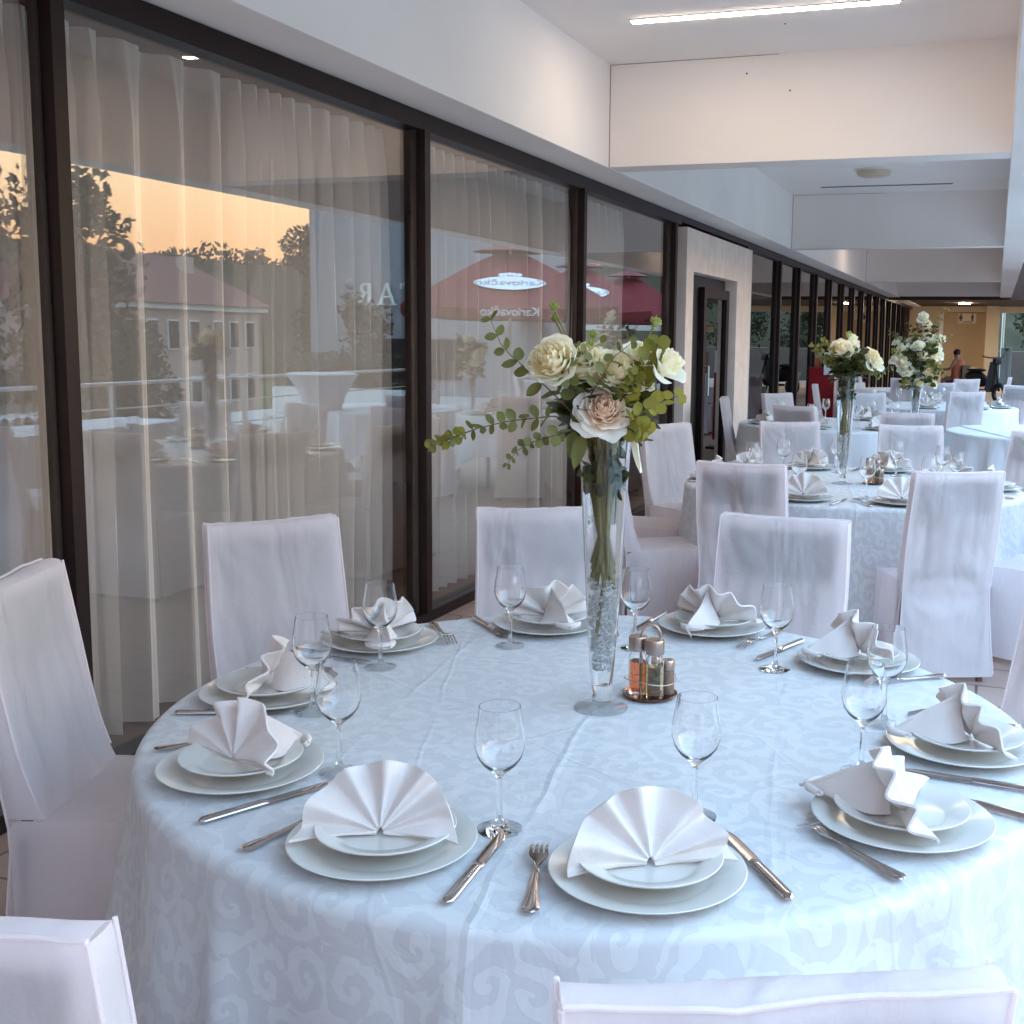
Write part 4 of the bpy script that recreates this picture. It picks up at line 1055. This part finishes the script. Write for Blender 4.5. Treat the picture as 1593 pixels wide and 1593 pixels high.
# ------------------------------------------------------------------ chairs round the tables
g1 = 'covered chairs around the near table'; g2 = 'covered chairs around the second table'; g3 = 'covered chairs around the tables further back'
def bchair(x, y, face, label, g):          # x, y: the middle of the top of the backrest
    f = radians(face); chair(x+.30*cos(f), y+.30*sin(f), face, label, g)
def rchair(tc, ang, label, g, r=1.43, df=0): x, y = at(*tc, ang, r); bchair(x, y, ang+180+df, label, g)
bchair(-2.13, 2.06, 20, 'white covered chair at the left picture edge with its back to the window', g1)
bchair(-2.06, 2.99, -37, 'white covered chair between the near table and the large curtained pane', g1)
bchair(-1.41, 3.555, -61, 'white covered chair behind the near table just left of the flower vase', g1)
bchair(-.61, 3.69, -92, 'white covered chair behind the near table right of the cruet set', g1)
bchair(.285, 3.14, 222, 'white covered chair cut by the right picture edge beside the near table', g1)
bchair(-.147, .98, 115, 'white covered chair back in the bottom right corner below the near table', g1)
bchair(-.98, .79, 104, 'white covered chair back in the bottom left corner of the picture', g1)
bchair(-2.03, 7.385, -34, 'covered chair left of the second table in front of the stone doorway', g2)
bchair(-1.86, 5.62, 34, 'covered chair turned sideways behind the flower vase with its seat showing', g2)
bchair(-1.075, 5.24, 88, 'covered chair with slats showing through, left front of the second table', g2)
bchair(-.125, 5.33, 116, 'tall covered chair seen from behind at the front right of the second table', g2)
bchair(-1.31, 7.98, -69, 'covered chair at the back left of the second table', g2)
bchair(-.51, 8.06, -80, 'covered chair at the back right of the second table', g2)
rchair(T2, 332, 'covered chair at the right picture edge with its seat toward the second table', g2)
bchair(.30, 7.85, 232, 'covered chair cut by the picture edge at the upper right of the second table', g2)
bchair(-2.17, 6.45, 2, 'covered chair between the second table and the window', g2)
bchair(-1.59, 9.92, 67, 'covered chair in shade at the front of the third table', g3)
bchair(-.63, 9.49, 97, 'covered chair at the front right of the third table', g3)
bchair(-2.42, 10.9, 8, 'slim covered chair beside the door surround left of the third table', g3)
bchair(-2.12, 12.05, -34, 'covered chair between the third table and the window', g3)
bchair(-1.28, 12.75, -60, 'covered chair behind the third table on its right', g3)
bchair(-.28, 13.6, 118, 'covered chair behind the bouquet at the front of the fourth table', g3)
bchair(-1.45, 13.7, 60, 'covered chair in front of the fourth table at its left', g3)
bchair(.52, 15.1, 190, 'tall bright covered chair right of the fourth table', g3)
bchair(-2.1, 14.6, 5, 'covered chair near the red board left of the fourth table', g3)
bchair(-1.75, 15.6, -35, 'bright covered chair beside the red board behind the fourth table', g3)
bchair(-.7, 16.3, -90, 'covered chair behind the fourth table', g3)
bchair(.3, 16.0, 230, 'covered chair at the rear right of the fourth table', g3)
for a, lb in ((232, 'small distant covered chair left of the farthest table'), (268, 'small distant covered chair in front of the farthest table'), (305, 'small distant covered chair right front of the farthest table'), (165, 'distant covered chair beside the dark windows'), (0, 'distant covered chair right of the farthest table'), (90, 'distant covered chair behind the farthest table')):
    rchair(T6, a, lb, g3)

# ------------------------------------------------------------------ vases and bouquets
RT = Vector((cos(YAW), -sin(YAW), 0)); BK = Vector((sin(YAW), cos(YAW), 0))
def vase(x, y, label, H=.595, seed=1, rb=.0225, rtop=.055, base=.0575):
    o = empty('glass_vase', (x, y, ZT)); tag(o, label, 'vase', 'tall trumpet glass vases')
    def rr(z): t = max(0, z-.05)/(H-.05); return rb+(rtop-rb)*t**.8
    outer = [(0, -.0025), (base, -.0025), (base*1.01, .0012), (base*.95, .0028), (.030, .0055), (.0205, .011), (.0200, .035)]
    for k in range(0, 13): z = .05+(H-.05)*k/12; outer.append((rr(z), z))
    inner = []
    for k in range(12, -1, -1): z = .05+(H-.05)*k/12; inner.append((rr(z)-.0028 if z > .06 else rr(z)*.75, max(z, .052)))
    inner += [(0, .050)]
    m = MB(); m.lathe(outer+inner, 56); m.build('glass_body', M['glass'], o)
    zt = H*.83; pr = [(0, .0525), (rr(.055)*.75-.0006, .0535)]
    for k in range(1, 10): z = .053+(zt-.053)*k/9; pr.append((rr(z)-.0034 if z > .07 else rr(z)*.8-.001, z))
    pr.append((0, zt)); m = MB(); m.lathe(pr, 48); m.build('water', M['water'], o)
    # jelly crystals packed in the lower part
    rnd = random.Random(seed); m = MB()
    for k in range(430):
        z = .085+.20*rnd.random(); r = (rr(z)-.009)*sqrt(rnd.random()); a = rnd.uniform(0, 6.28)
        c_ = Vector((r*cos(a), r*sin(a), z)); s_ = rnd.uniform(.0022, .0050)
        q = bmesh.ops.create_icosphere(m.b, subdivisions=1, radius=s_)
        T = Matrix.Rotation(rnd.uniform(0, 6), 4, 'X') @ Matrix.Rotation(rnd.uniform(0, 6), 4, 'Z') @ Matrix.Diagonal((1, rnd.uniform(.6, 1), rnd.uniform(.6, 1.2), 1))
        for v_ in q['verts']: v_.co = c_+(T @ v_.co)*(1+rnd.uniform(-.3, .3))
    m.build('jelly_crystals', M['sparkle'], o, False)['kind'] = 'stuff'
    return o
mt_, t_ = newmat('sparkling_jelly'); n_ = N(t_)
_g = n_.pbsdf((.97, .97, .97), .03, 0, .8, Transmission_Weight=.35, IOR=1.55); n_.out(_g.outputs[0]); M['sparkle'] = mt_

def rose_mesh(R, mat, parent, loc, tilt, seed, N_=24, name='rose', op=1.0):
    rnd = random.Random(seed); m = MB()
    for i in range(N_):
        t = (i+.5)/N_; ph = i*2.399+rnd.uniform(-.25, .25)
        rb = R*(.10+.50*t)                      # radius of the cup this petal wraps
        w_ = 1.25-.25*t+rnd.uniform(-.12, .12)
        hh = R*(1.05-.30*t*t)*(1+.06*rnd.uniform(-1, 1)); flare = max(0, t-.30)/.70*op
        sd = rnd.uniform(0, 9)
        def f(u, v, ph=ph, rb=rb, w_=w_, hh=hh, flare=flare, t=t, sd=sd):
            s_ = 2*u-1; ww = w_*(.30+.75*sin(pi*min(1, .08+v*.72)))
            rim = (1-.35*s_*s_)
            a = ph+s_*ww*.80
            belly = sin(min(1, v*1.25)*pi/2)
            r = rb*(.18+.92*belly)+flare*R*.46*v**2.4*rim
            r += R*.035*sin(s_*6.5+sd)*v**3+R*.03*noise.noise(Vector((s_*2+sd, v*2, seed)))*v
            z = hh*(v**.85)*(.80+.20*rim)-flare*R*.38*v**3.2*rim-R*.55-R*.10*t
            z += R*.035*cos(s_*5+sd*2)*v**2
            r -= R*.07*(1-flare)*max(0, v-.75)*4*(1 if t > .2 else .5)*.5
            return (r*cos(a), r*sin(a), z)
        m.patch(f, 10, 9)
    m.patch(lambda u, v: (R*.30*sin(pi*v)*cos(2*pi*u), R*.30*sin(pi*v)*sin(2*pi*u), -R*.62+R*.22*(1-2*v)*.5), 10, 5, True)
    o = m.build(name, mat, parent, normals=False); o.location = loc; o.rotation_euler = tilt; return o
def disc_leaf(m, p, dr, nrm, L, W, curl=.12, pointed=0.0):
    dr = Vector(dr).normalized(); nrm = Vector(nrm); nrm = (nrm-dr*nrm.dot(dr)).normalized(); sd_ = dr.cross(nrm)
    def f(u, v):
        w_ = W*(sin(pi*(v**(1-.3*pointed)))**.62 if 0 < v < 1 else 0)*(1-pointed*.35*v); s_ = 2*u-1
        return Vector(p)+dr*(L*v)+sd_*(w_*s_)+nrm*(curl*L*(s_*s_*.35-v*v*.6+.25*v))
    m.patch(f, 4, 6)
def to3(cp, px_, py_, dep=0.0, s_=.00134, cpx=940, cpy=672, zt=.595):
    return RT*((px_-cpx)*s_)+BK*dep+Vector((0, 0, zt-(py_-cpy)*s_))
def sprig(parent, pts, n, L, W, mat, seed, name='eucalyptus_branch', pair=True, taper=.5, droop=0):
    rnd = random.Random(seed); pts = [Vector(p) for p in pts]
    # resample
    cum = [0]
    for a, b in zip(pts, pts[1:]): cum.append(cum[-1]+(b-a).length)
    def P(t):
        d = t*cum[-1]
        for i in range(len(pts)-1):
            if d <= cum[i+1] or i == len(pts)-2:
                f = (d-cum[i])/max(1e-6, cum[i+1]-cum[i]); return pts[i].lerp(pts[i+1], f)
    m = MB(); m.tube([P(k/10) for k in range(11)], [.0017*(1-.06*k) for k in range(11)], 5)
    br = m.build(name, M['twig'], parent)
    m = MB()
    for k in range(n):
        t = .22+.78*k/max(1, n-1); p = P(min(1, t)); tg = (P(min(1, t+.05))-P(max(0, t-.05))).normalized()
        s_ = 1-taper*(t-.2)
        for sg in ((-1, 1) if pair else (rnd.choice((-1, 1)),)):
            sdv = tg.cross(BK if k % 2 else Vector((0, 0, 1)).lerp(BK, .45)).normalized()*sg
            dr = (sdv*.9+tg*.45+Vector((rnd.gauss(0, .18), rnd.gauss(0, .18), rnd.gauss(0, .18)-droop))).normalized()
            nr = (Vector((0, 0, 1))*rnd.uniform(-.3, 1)-BK*rnd.uniform(.3, 1.2)+RT*rnd.uniform(-.8, .8)).normalized()
            disc_leaf(m, p, dr, nr, L*s_*rnd.uniform(.8, 1.15), W*s_*rnd.uniform(.8, 1.1), rnd.uniform(-.1, .25))
    m.build('leaves', mat, br, True, False)
    return br
def bouquet(x, y, label, seed, style=0, H=.595, mir=1):
    o = empty('flower_bouquet', (x, y, ZT)); tag(o, label, 'bouquet', 'flower bouquets in tall vases')
    rnd = random.Random(seed)
    q = lambda a, b, d=0.0: to3(0, 940+(a-940)*mir, b, d)
    # stems inside the vase
    m = MB()
    for k in range(26):
        a = rnd.uniform(0, 6.28); r1 = .038*sqrt(rnd.random()); r0 = .018; a0 = a+pi+rnd.uniform(-.8, .8)
        z0 = rnd.uniform(.26, .33) if k else .17
        m.tube([(r0*cos(a0), r0*sin(a0), z0), (.3*r1*cos(a), .3*r1*sin(a), z0+.12), (r1*cos(a), r1*sin(a), .56), (r1*1.7*cos(a), r1*1.7*sin(a), .64)], rnd.uniform(.0022, .0042), 7)
    m.build('stems', M['stem'], o)
    m = MB()
    for k in range(95):
        a = rnd.uniform(0, 6.28); r = .034*rnd.random(); disc_leaf(m, (r*cos(a), r*sin(a), rnd.uniform(.48, .60)), (cos(a)*.5, sin(a)*.5, rnd.uniform(-1, .6)), (rnd.gauss(0, 1), rnd.gauss(0, 1), 0), .034, .013, .1, .5)
    m.build('submerged_leaves', M['leaf'], o, True, False)
    # dark leaf collar
    m = MB()
    for k in range(130):
        a = rnd.uniform(0, 6.28); el = rnd.uniform(-.5, 1.1); p = Vector((.03*cos(a), .03*sin(a), .61+rnd.uniform(-.01, .06)))+Vector((cos(a)*cos(el), sin(a)*cos(el), sin(el)))*rnd.uniform(.0, .055)
        disc_leaf(m, p, (cos(a)*cos(el), sin(a)*cos(el), sin(el)), (rnd.gauss(0, .6), rnd.gauss(0, .6), 1), rnd.uniform(.035, .055), rnd.uniform(.013, .022), rnd.uniform(-.1, .3), .6)
    m.build('rose_leaves', M['leaf'], o, True, False)
    m = MB()
    for k in range(60):
        a = rnd.uniform(0, 6.28); el = rnd.uniform(-.15, 1.2); p = Vector((.02*cos(a), .02*sin(a), .62+rnd.uniform(0, .06)))+Vector((cos(a)*cos(el), sin(a)*cos(el), sin(el)))*rnd.uniform(.03, .09)
        disc_leaf(m, p, (cos(a)*cos(el), sin(a)*cos(el), sin(el)), (rnd.gauss(0, 1), rnd.gauss(0, 1), 1), rnd.uniform(.022, .034), rnd.uniform(.011, .016), rnd.uniform(-.1, .3), 0)
    m.build('eucalyptus_leaves', M['euc'], o, True, False)
    tl = lambda ax, az: (radians(ax), 0, radians(az))
    fc = YAW*-1  # camera side
    def fl(kind, px_, py_, r, dep, tx, ty, sd_):
        r *= 1.62 if style == 0 else 1.5 if style == 1 else 1.25
        p = q(px_, py_, dep)
        dr = (-BK*tx+RT*ty*mir+Vector((0, 0, 1-abs(tx)*.45))).normalized()
        e = dr.to_track_quat('Z', 'Y').to_euler()
        if kind == 'bud': ob = rose_mesh(r, M['bud'], o, p, e, sd_, 9, 'bud', .25)
        elif kind == 'white': ob = rose_mesh(r, M['white_petal'], o, p, e, sd_, 13, 'white_flower', .9)
        elif kind == 'peach': ob = rose_mesh(r, M['peach'], o, p, e, sd_, 34, 'peach_rose', 1.0)
        else: ob = rose_mesh(r, M['cream'], o, p, e, sd_, 28, 'cream_rose', .55)
        m = MB(); mid = p*.5+Vector((0, 0, .62))*.5
        m.tube([p-dr*r*.3, mid, Vector((0, 0, .60))], .0022, 6); m.build('stalk', M['stem'], ob).matrix_parent_inverse = Matrix()
        ob.children[0].matrix_parent_inverse = (Matrix.Translation(p) @ e.to_matrix().to_4x4()).inverted()
        return ob
    if style == 0:
        fl('peach', 938, 630, .041, -.085, 1.05, .12, 1); fl('cream', 856, 556, .045, -.085, .9, -.45, 2); fl('cream', 905, 562, .045, -.05, .7, -.05, 3); fl('cream', 956, 574, .046, -.07, .8, .2, 4)
        fl('white', 988, 545, .030, -.06, .6, .2, 5); fl('white', 1034, 560, .034, -.09, .7, .8, 6); fl('bud', 914, 535, .017, -.02, .1, 0, 7); fl('bud', 1016, 496, .014, 0, .2, .4, 8); fl('bud', 857, 474, .011, 0, .1, 0, 9); fl('bud', 918, 516, .010, 0, .1, 0, 10); fl('bud', 858, 492, .009, .01, .1, -.2, 11); fl('white', 1000, 590, .018, -.03, .7, .3, 12)
        sprig(o, [q(900, 650, -.03), q(860, 642, -.06), q(790, 650, -.07), q(735, 665, -.05), q(672, 690, -.04)], 12, .034, .0115, M['euc'], 1)
        sprig(o, [q(740, 664, -.05), q(705, 678, -.045), q(668, 694, -.04)], 7, .026, .0105, M['eucy'], 21)
        sprig(o, [q(900, 660, -.05), q(868, 668, -.08), q(830, 680, -.08), q(803, 695, -.08), q(790, 716, -.08)], 9, .024, .012, M['euc'], 2)
        sprig(o, [q(890, 640, -.03), q(850, 600, -.05), q(810, 565, -.05), q(780, 540, -.04), q(762, 498, -.04)], 7, .042, .0145, M['euc'], 3)
        sprig(o, [q(900, 630, -.02), q(885, 590, -.09), q(880, 560, -.10), q(930, 530, -.08)], 5, .030, .014, M['euc'], 4)
        sprig(o, [q(915, 610, -.08), q(935, 575, -.11), q(950, 550, -.11), q(975, 530, -.09)], 5, .028, .013, M['euc'], 5)
        sprig(o, [q(960, 620, -.07), q(975, 595, -.10), q(985, 575, -.11)], 6, .032, .019, M['eucy'], 6)
        sprig(o, [q(975, 600, -.05), q(1000, 560, -.08), q(1015, 530, -.08)], 6, .042, .023, M['eucy'], 7)
        sprig(o, [q(955, 640, -.08), q(985, 640, -.11), q(1010, 620, -.11), q(1046, 608, -.10)], 6, .034, .018, M['eucy'], 8)
        sprig(o, [q(960, 650, -.08), q(990, 665, -.10), q(1005, 660, -.09)], 5, .034, .019, M['eucy'], 9)
        sprig(o, [q(925, 590, -.04), q(905, 560, -.08), q(895, 535, -.08)], 5, .020, .010, M['euc'], 10)
        m = MB(); disc_leaf(m, q(905, 670, -.06), RT*-.25+Vector((0, 0, -1)), -BK+RT*-.3, .075, .018, .1, .9); disc_leaf(m, q(890, 665, -.04), RT*-.1+Vector((0, 0, -1)), -BK+RT*.4, .06, .016, .1, .9); m.build('long_leaf', M['euc'], o, True, False)
        m = MB(); disc_leaf(m, q(985, 655, -.05), RT*.12+Vector((0, 0, -1)), -BK-RT*.5, .10, .010, .35, .8); m.build('drooping_petal', M['white_petal'], o, True, False)
    elif style == 1:
        fl('cream', 905, 560, .058, -.05, .75, -.3, 1); fl('white', 955, 548, .040, -.03, .7, .1, 2); fl('cream', 1035, 590, .048, -.04, .8, .6, 3); fl('white', 1050, 615, .045, -.06, .9, .5, 4); fl('bud', 942, 500, .022, 0, .2, .2, 5); fl('white', 960, 520, .034, 0, .5, .3, 6); fl('cream', 935, 580, .040, -.03, .8, 0, 7)
        for i, pts in enumerate(([(900, 640), (850, 600), (815, 560), (790, 545)], [(900, 650), (860, 610), (830, 600), (800, 570)], [(970, 640), (1010, 650), (1060, 655), (1120, 640)], [(900, 620), (880, 580), (850, 540), (830, 520)], [(960, 600), (990, 590), (1020, 640), (1060, 670)], [(920, 610), (915, 570), (940, 540)])):
            sprig(o, [q(a, b, rnd.uniform(-.08, 0)) for a, b in pts], 8, .032, .015, M['eucy'] if i in (0, 3) else M['euc'], 30+i)
        m = MB()
        for k in range(60):
            a = rnd.uniform(0, 6.28); p = Vector((.09*cos(a)*rnd.random(), .09*sin(a)*rnd.random(), .62+.13*rnd.random())); disc_leaf(m, p, (cos(a), sin(a), rnd.uniform(-.6, .6)), (rnd.gauss(0, 1), rnd.gauss(0, 1), 1), .05, .022, .1, .6)
        m.build('foliage', M['leaf'], o, True, False)
    else:
        sp, lo, hi, fr = style
        for k in range(20):
            a = rnd.uniform(-1, 1); zz = rnd.uniform(lo, hi)*(1-.5*abs(a)); 
            fl(rnd.choice(('white', 'cream', 'white')), 940+a*sp/.00134, 665-zz/.00134, fr*rnd.uniform(.75, 1.15), rnd.uniform(-.12, .02), rnd.uniform(.4, 1), a*.8, k+seed)
        for k in range(8):
            a = rnd.uniform(-1, 1); e_ = rnd.uniform(lo, hi*1.1)/.00134
            sprig(o, [q(940, 660, 0), q(940+a*sp*.5/.00134, 640-e_*.4, -.04), q(940+a*sp*1.4/.00134, 660-e_, -.05)], 8, .05, .022, M['euc'] if k % 2 else M['eucy'], 60+k+seed)
        m = MB()
        for k in range(150):
            a = rnd.uniform(0, 6.28); rr_ = sp*.8*rnd.random(); p = Vector((rr_*cos(a), rr_*sin(a), .60+rnd.uniform(lo*.7, hi*.8))); disc_leaf(m, p, (cos(a), sin(a), rnd.uniform(-.6, .6)), (rnd.gauss(0, 1), rnd.gauss(0, 1), 1), .06, .026, .1, .6)
        m.build('foliage', M['leaf'], o, True, False)
    return o
vase(-.765, 2.311, 'tall trumpet vase with jelly crystals in the middle of the near table', seed=3)
bouquet(-.765, 2.311, 'bouquet of cream roses, one peach rose and eucalyptus above the near table', 3, 0)
vase(-.767, 6.52, 'tall trumpet vase in the middle of the second table', seed=4)
bouquet(-.767, 6.52, 'bouquet of big cream and white roses above the second table', 4, 1)
def place_small(x, y, lb, lv, seed, style):
    vase(x, y, lv, seed=seed); bouquet(x, y, lb, seed, style)
place_small(-.66, 10.9, 'low hanging bouquet of cream and white flowers on the right rim of the third table', 'vase at the right rim of the third table', 8, (.17, -.32, .18, .055))
place_small(-.90, 14.9, 'large white orchid and rose bouquet rising behind the low cream bouquet', 'tall vase in the middle of the fourth table', 9, (.28, -.08, .52, .075))

# ------------------------------------------------------------------ cruet sets
def cruet(x, y, rz, label):
    o = empty('cruet_set', (x, y, ZT), rz); tag(o, label, 'cruet set', 'cruet sets on the tables')
    m = MB(); m.lathe([(0, .0015), (.056, .0015), (.060, .004), (.062, .0085), (.060, .009), (.057, .005), (0, .0045)], 48); m.build('tray', M['copper'], o)
    def bottle(bx, by, liq, lname, lev, H=.105, R=.021):
        m = MB(); m.lathe([(0, .005), (R*.95, .005), (R, .008), (R, H*.80), (R*.93, H*.86), (R*.72, H*.92), (R*.72, H), (R*.62, H), (R*.62, H*.92), (R*.83, H*.85), (R-.0022, H*.79), (R-.0022, .011), (0, .010)], 32, (bx, by, 0)); b = m.build('bottle', M['glass'], o)
        m = MB(); m.lathe([(0, .0108), (R-.0026, .0112), (R-.0026, lev), (0, lev)], 28, (bx, by, 0)); m.build(lname, liq, b)
        m = MB(); m.lathe([(0, H-.002), (R*.98, H-.002), (R*1.0, H), (R*1.0, H+.026), (R*.93, H+.030), (0, H+.030)], 32, (bx, by, 0)); m.build('cap', M['brushed'], b)
    bottle(-.028, .010, M['vinegar'], 'vinegar', .078); bottle(.008, -.022, M['oil'], 'oil', .075)
    def shaker(bx, by):
        m = MB(); m.lathe([(0, .005), (.0145, .005), (.015, .007), (.015, .040), (.0135, .044), (.0145, .048), (.0145, .060), (0, .060)], 24, (bx, by, 0)); b = m.build('pepper_shaker', M['pepper'], o)
        m = MB(); m.lathe([(0, .0605), (.0150, .0605), (.0152, .078), (.013, .082), (0, .0825)], 24, (bx, by, 0)); m.build('cap', M['brushed'], b)
    shaker(.040, .006); shaker(.016, .030)
    m = MB()
    pts = [(-.008, .004, .006)]+[(-.008, .004, z) for z in (.05, .10, .135)]+[(-.008+.030*(1-cos(t)), .004, .135+.032*sin(t)) for t in [pi*k/10 for k in range(1, 10)]]+[(.052, .004, .135), (.052, .004, .12)]
    pts = [(-.022, -.004, .006), (-.022, -.004, .13)]+[(.0-.022*cos(t), -.004, .13+.034*sin(t)) for t in [pi*k/12 for k in range(1, 13)]]+[(.022, -.004, .006)]
    m.tube(pts, .0034, 8); m.build('handle', M['brushed'], o)
    m = MB(); m.tube([(.058*cos(t), .058*sin(t), .042+.004*sin(2*t)) for t in [2*pi*k/40 for k in range(41)]], .0011, 6); m.build('wire_rail', M['brushed'], o)
cruet(-.690, 2.43, .35, 'metal cruet set with oil and vinegar bottles beside the near vase')
cruet(-.60, 6.58, .35, 'small cruet set beside the vase on the second table')

# ------------------------------------------------------------------ things at the back: board, scooter, person
o = empty('menu_stand', (-2.2, 15.9, 0)); tag(o, 'red menu board with a white sheet standing by the dark windows', 'board')
m = MB(); m.bb(-.17, .17, -.02, .02, .12, 1.16, .006); m.build('board', M['redboard'], o, False)
m = MB(); m.bb(.03, .16, -.045, -.021, 1.06, 1.36, .002); m.build('paper_sheet', M['white'], o, False)
m = MB(); m.bb(-.24, .24, -.15, .15, 0, .03, .004); m.bb(-.03, .03, -.01, .01, .03, .12); m.build('foot', M['black'], o, False)
sc_ = empty('scooter', (-.25, 31.0, 0), radians(217)); tag(sc_, 'dark scooter with handlebars parked before the tan end wall', 'scooter')
for yy in (-.55, .62):
    m = MB()
    for k in range(1): m.patch(lambda u, v, yy=yy: (.055*cos(2*pi*v)*1.0, yy+(.20+.055*sin(2*pi*v))*cos(2*pi*u), .255+(.20+.055*sin(2*pi*v))*sin(2*pi*u)), 28, 10, True)
    m.merge(.001); m.build('wheel', M['black'], sc_)
m = MB(); m.patch(lambda u, v: ((.15*sin(pi*v)**.5)*cos(2*pi*u), -.75+.95*v, .52+.20*sin(pi*v)**.6*sin(2*pi*u)+.12*(1-v)), 20, 14, True); m.build('rear_body', M['black'], sc_)
m = MB(); m.patch(lambda u, v: ((.14*sin(pi*v)**.5)*cos(2*pi*u), -.70+.75*v, .80+.05*sin(2*pi*u)*sin(pi*v)**.5), 20, 10, True); m.build('seat', M['black'], sc_)
m = MB(); m.box((0, .10, .30), (.28, .5, .06), None, .02); m.patch(lambda u, v: ((.20-.06*v)*(2*u-1), .38+.10*v+.08*(2*u-1)**2*-1, .30+.72*v), 8, 12); m.build('leg_shield', M['black'], sc_)
m = MB(); m.tube([(0, .62, .3), (0, .46, 1.02), (0, .42, 1.10)], .03, 8); m.tube([(-.34, .34, 1.16), (-.18, .42, 1.12), (.18, .42, 1.12), (.34, .34, 1.16)], .018, 8); m.box((0, .48, 1.03), (.2, .14, .16), None, .04); m.tube([(-.2, .42, 1.12), (-.28, .45, 1.30)], .006, 6); m.box((-.29, .45, 1.33), (.12, .02, .07), None, .01); m.build('handlebar', M['black'], sc_)
def person(x, y, rz):
    me = bpy.data.meshes.new('person'); 
    V = [((0, 0, .50), .13), ((0, .0, .66), .13), ((0, .03, .86), .145), ((0, .05, .99), .10), ((0, .08, 1.05), .052), ((0, .11, 1.13), .075), ((0, .115, 1.21), .08), ((0, .10, 1.265), .05),
         ((-.17, .05, .965), .055), ((-.23, .12, .76), .045), ((-.16, .34, .74), .035), ((-.12, .42, .75), .03),
         ((.17, .05, .965), .055), ((.23, .12, .76), .045), ((.16, .34, .74), .035), ((.12, .42, .75), .03),
         ((-.09, .05, .50), .09), ((-.11, .42, .49), .065), ((-.11, .44, .1), .04), ((-.11, .56, .05), .035),
         ((.09, .05, .50), .09), ((.11, .42, .49), .065), ((.11, .44, .1), .04), ((.11, .56, .05), .035)]
    E_ = [(0, 1), (1, 2), (2, 3), (3, 4), (4, 5), (5, 6), (6, 7), (3, 8), (8, 9), (9, 10), (10, 11), (3, 12), (12, 13), (13, 14), (14, 15), (0, 16), (16, 17), (17, 18), (18, 19), (0, 20), (20, 21), (21, 22), (22, 23)]
    me.from_pydata([v[0] for v in V], E_, []); o = bpy.data.objects.new('person', me); COL.objects.link(o)
    sk = o.modifiers.new('k', 'SKIN')
    for i, v in enumerate(V): me.skin_vertices[0].data[i].radius = (v[1], v[1])
    me.skin_vertices[0].data[0].use_root = True
    s2 = o.modifiers.new('s', 'SUBSURF'); s2.levels = s2.render_levels = 1
    dg = bpy.context.evaluated_depsgraph_get(); mm = bpy.data.meshes.new_from_object(o.evaluated_get(dg)); o.modifiers.clear(); o.data = mm
    mm.materials.clear(); mm.materials.append(M['skin']); mm.polygons.foreach_set('use_smooth', [True]*len(mm.polygons))
    o.location = (x, y, 0); o.rotation_euler = (0, 0, rz)
    m = MB(); m.patch(lambda u, v: ((.215-.03*v)*cos(2*pi*u)*(1 if v < .9 else .8), .035+(.175-.03*v)*sin(2*pi*u), .50+.50*v), 24, 12, True); m.build('shirt', M['orange'], o)
    m = MB(); m.patch(lambda u, v: (.092*cos(2*pi*u)*sin(pi*(.05+.62*v)), .095+.098*sin(2*pi*u)*sin(pi*(.05+.62*v)), 1.205+.098*cos(pi*(.05+.62*v))), 20, 10, True); m.build('hair', M['hair'], o)
    tag(o, 'person in an orange top seated low before the dark scooter', 'person')
    return o
person(-.92, 33.5, radians(60))
o = empty('bistro_chair', (-.92, 33.5, 0), radians(60)); tag(o, 'plain dark chair under the seated person in orange', 'chair')
m = MB(); m.box((0, .02, .40), (.42, .42, .04), None, .01); m.build('seat', M['black'], o, False)
m = MB(); m.box((0, -.20, .66), (.40, .03, .42), None, .01); m.build('backrest', M['black'], o, False)
for sx in (-1, 1):
    for yy in (-.17, .19): m = MB(); m.tube([(sx*.18, yy, 0), (sx*.18, yy, .38)], .015, 6); m.build('leg', M['black'], o)
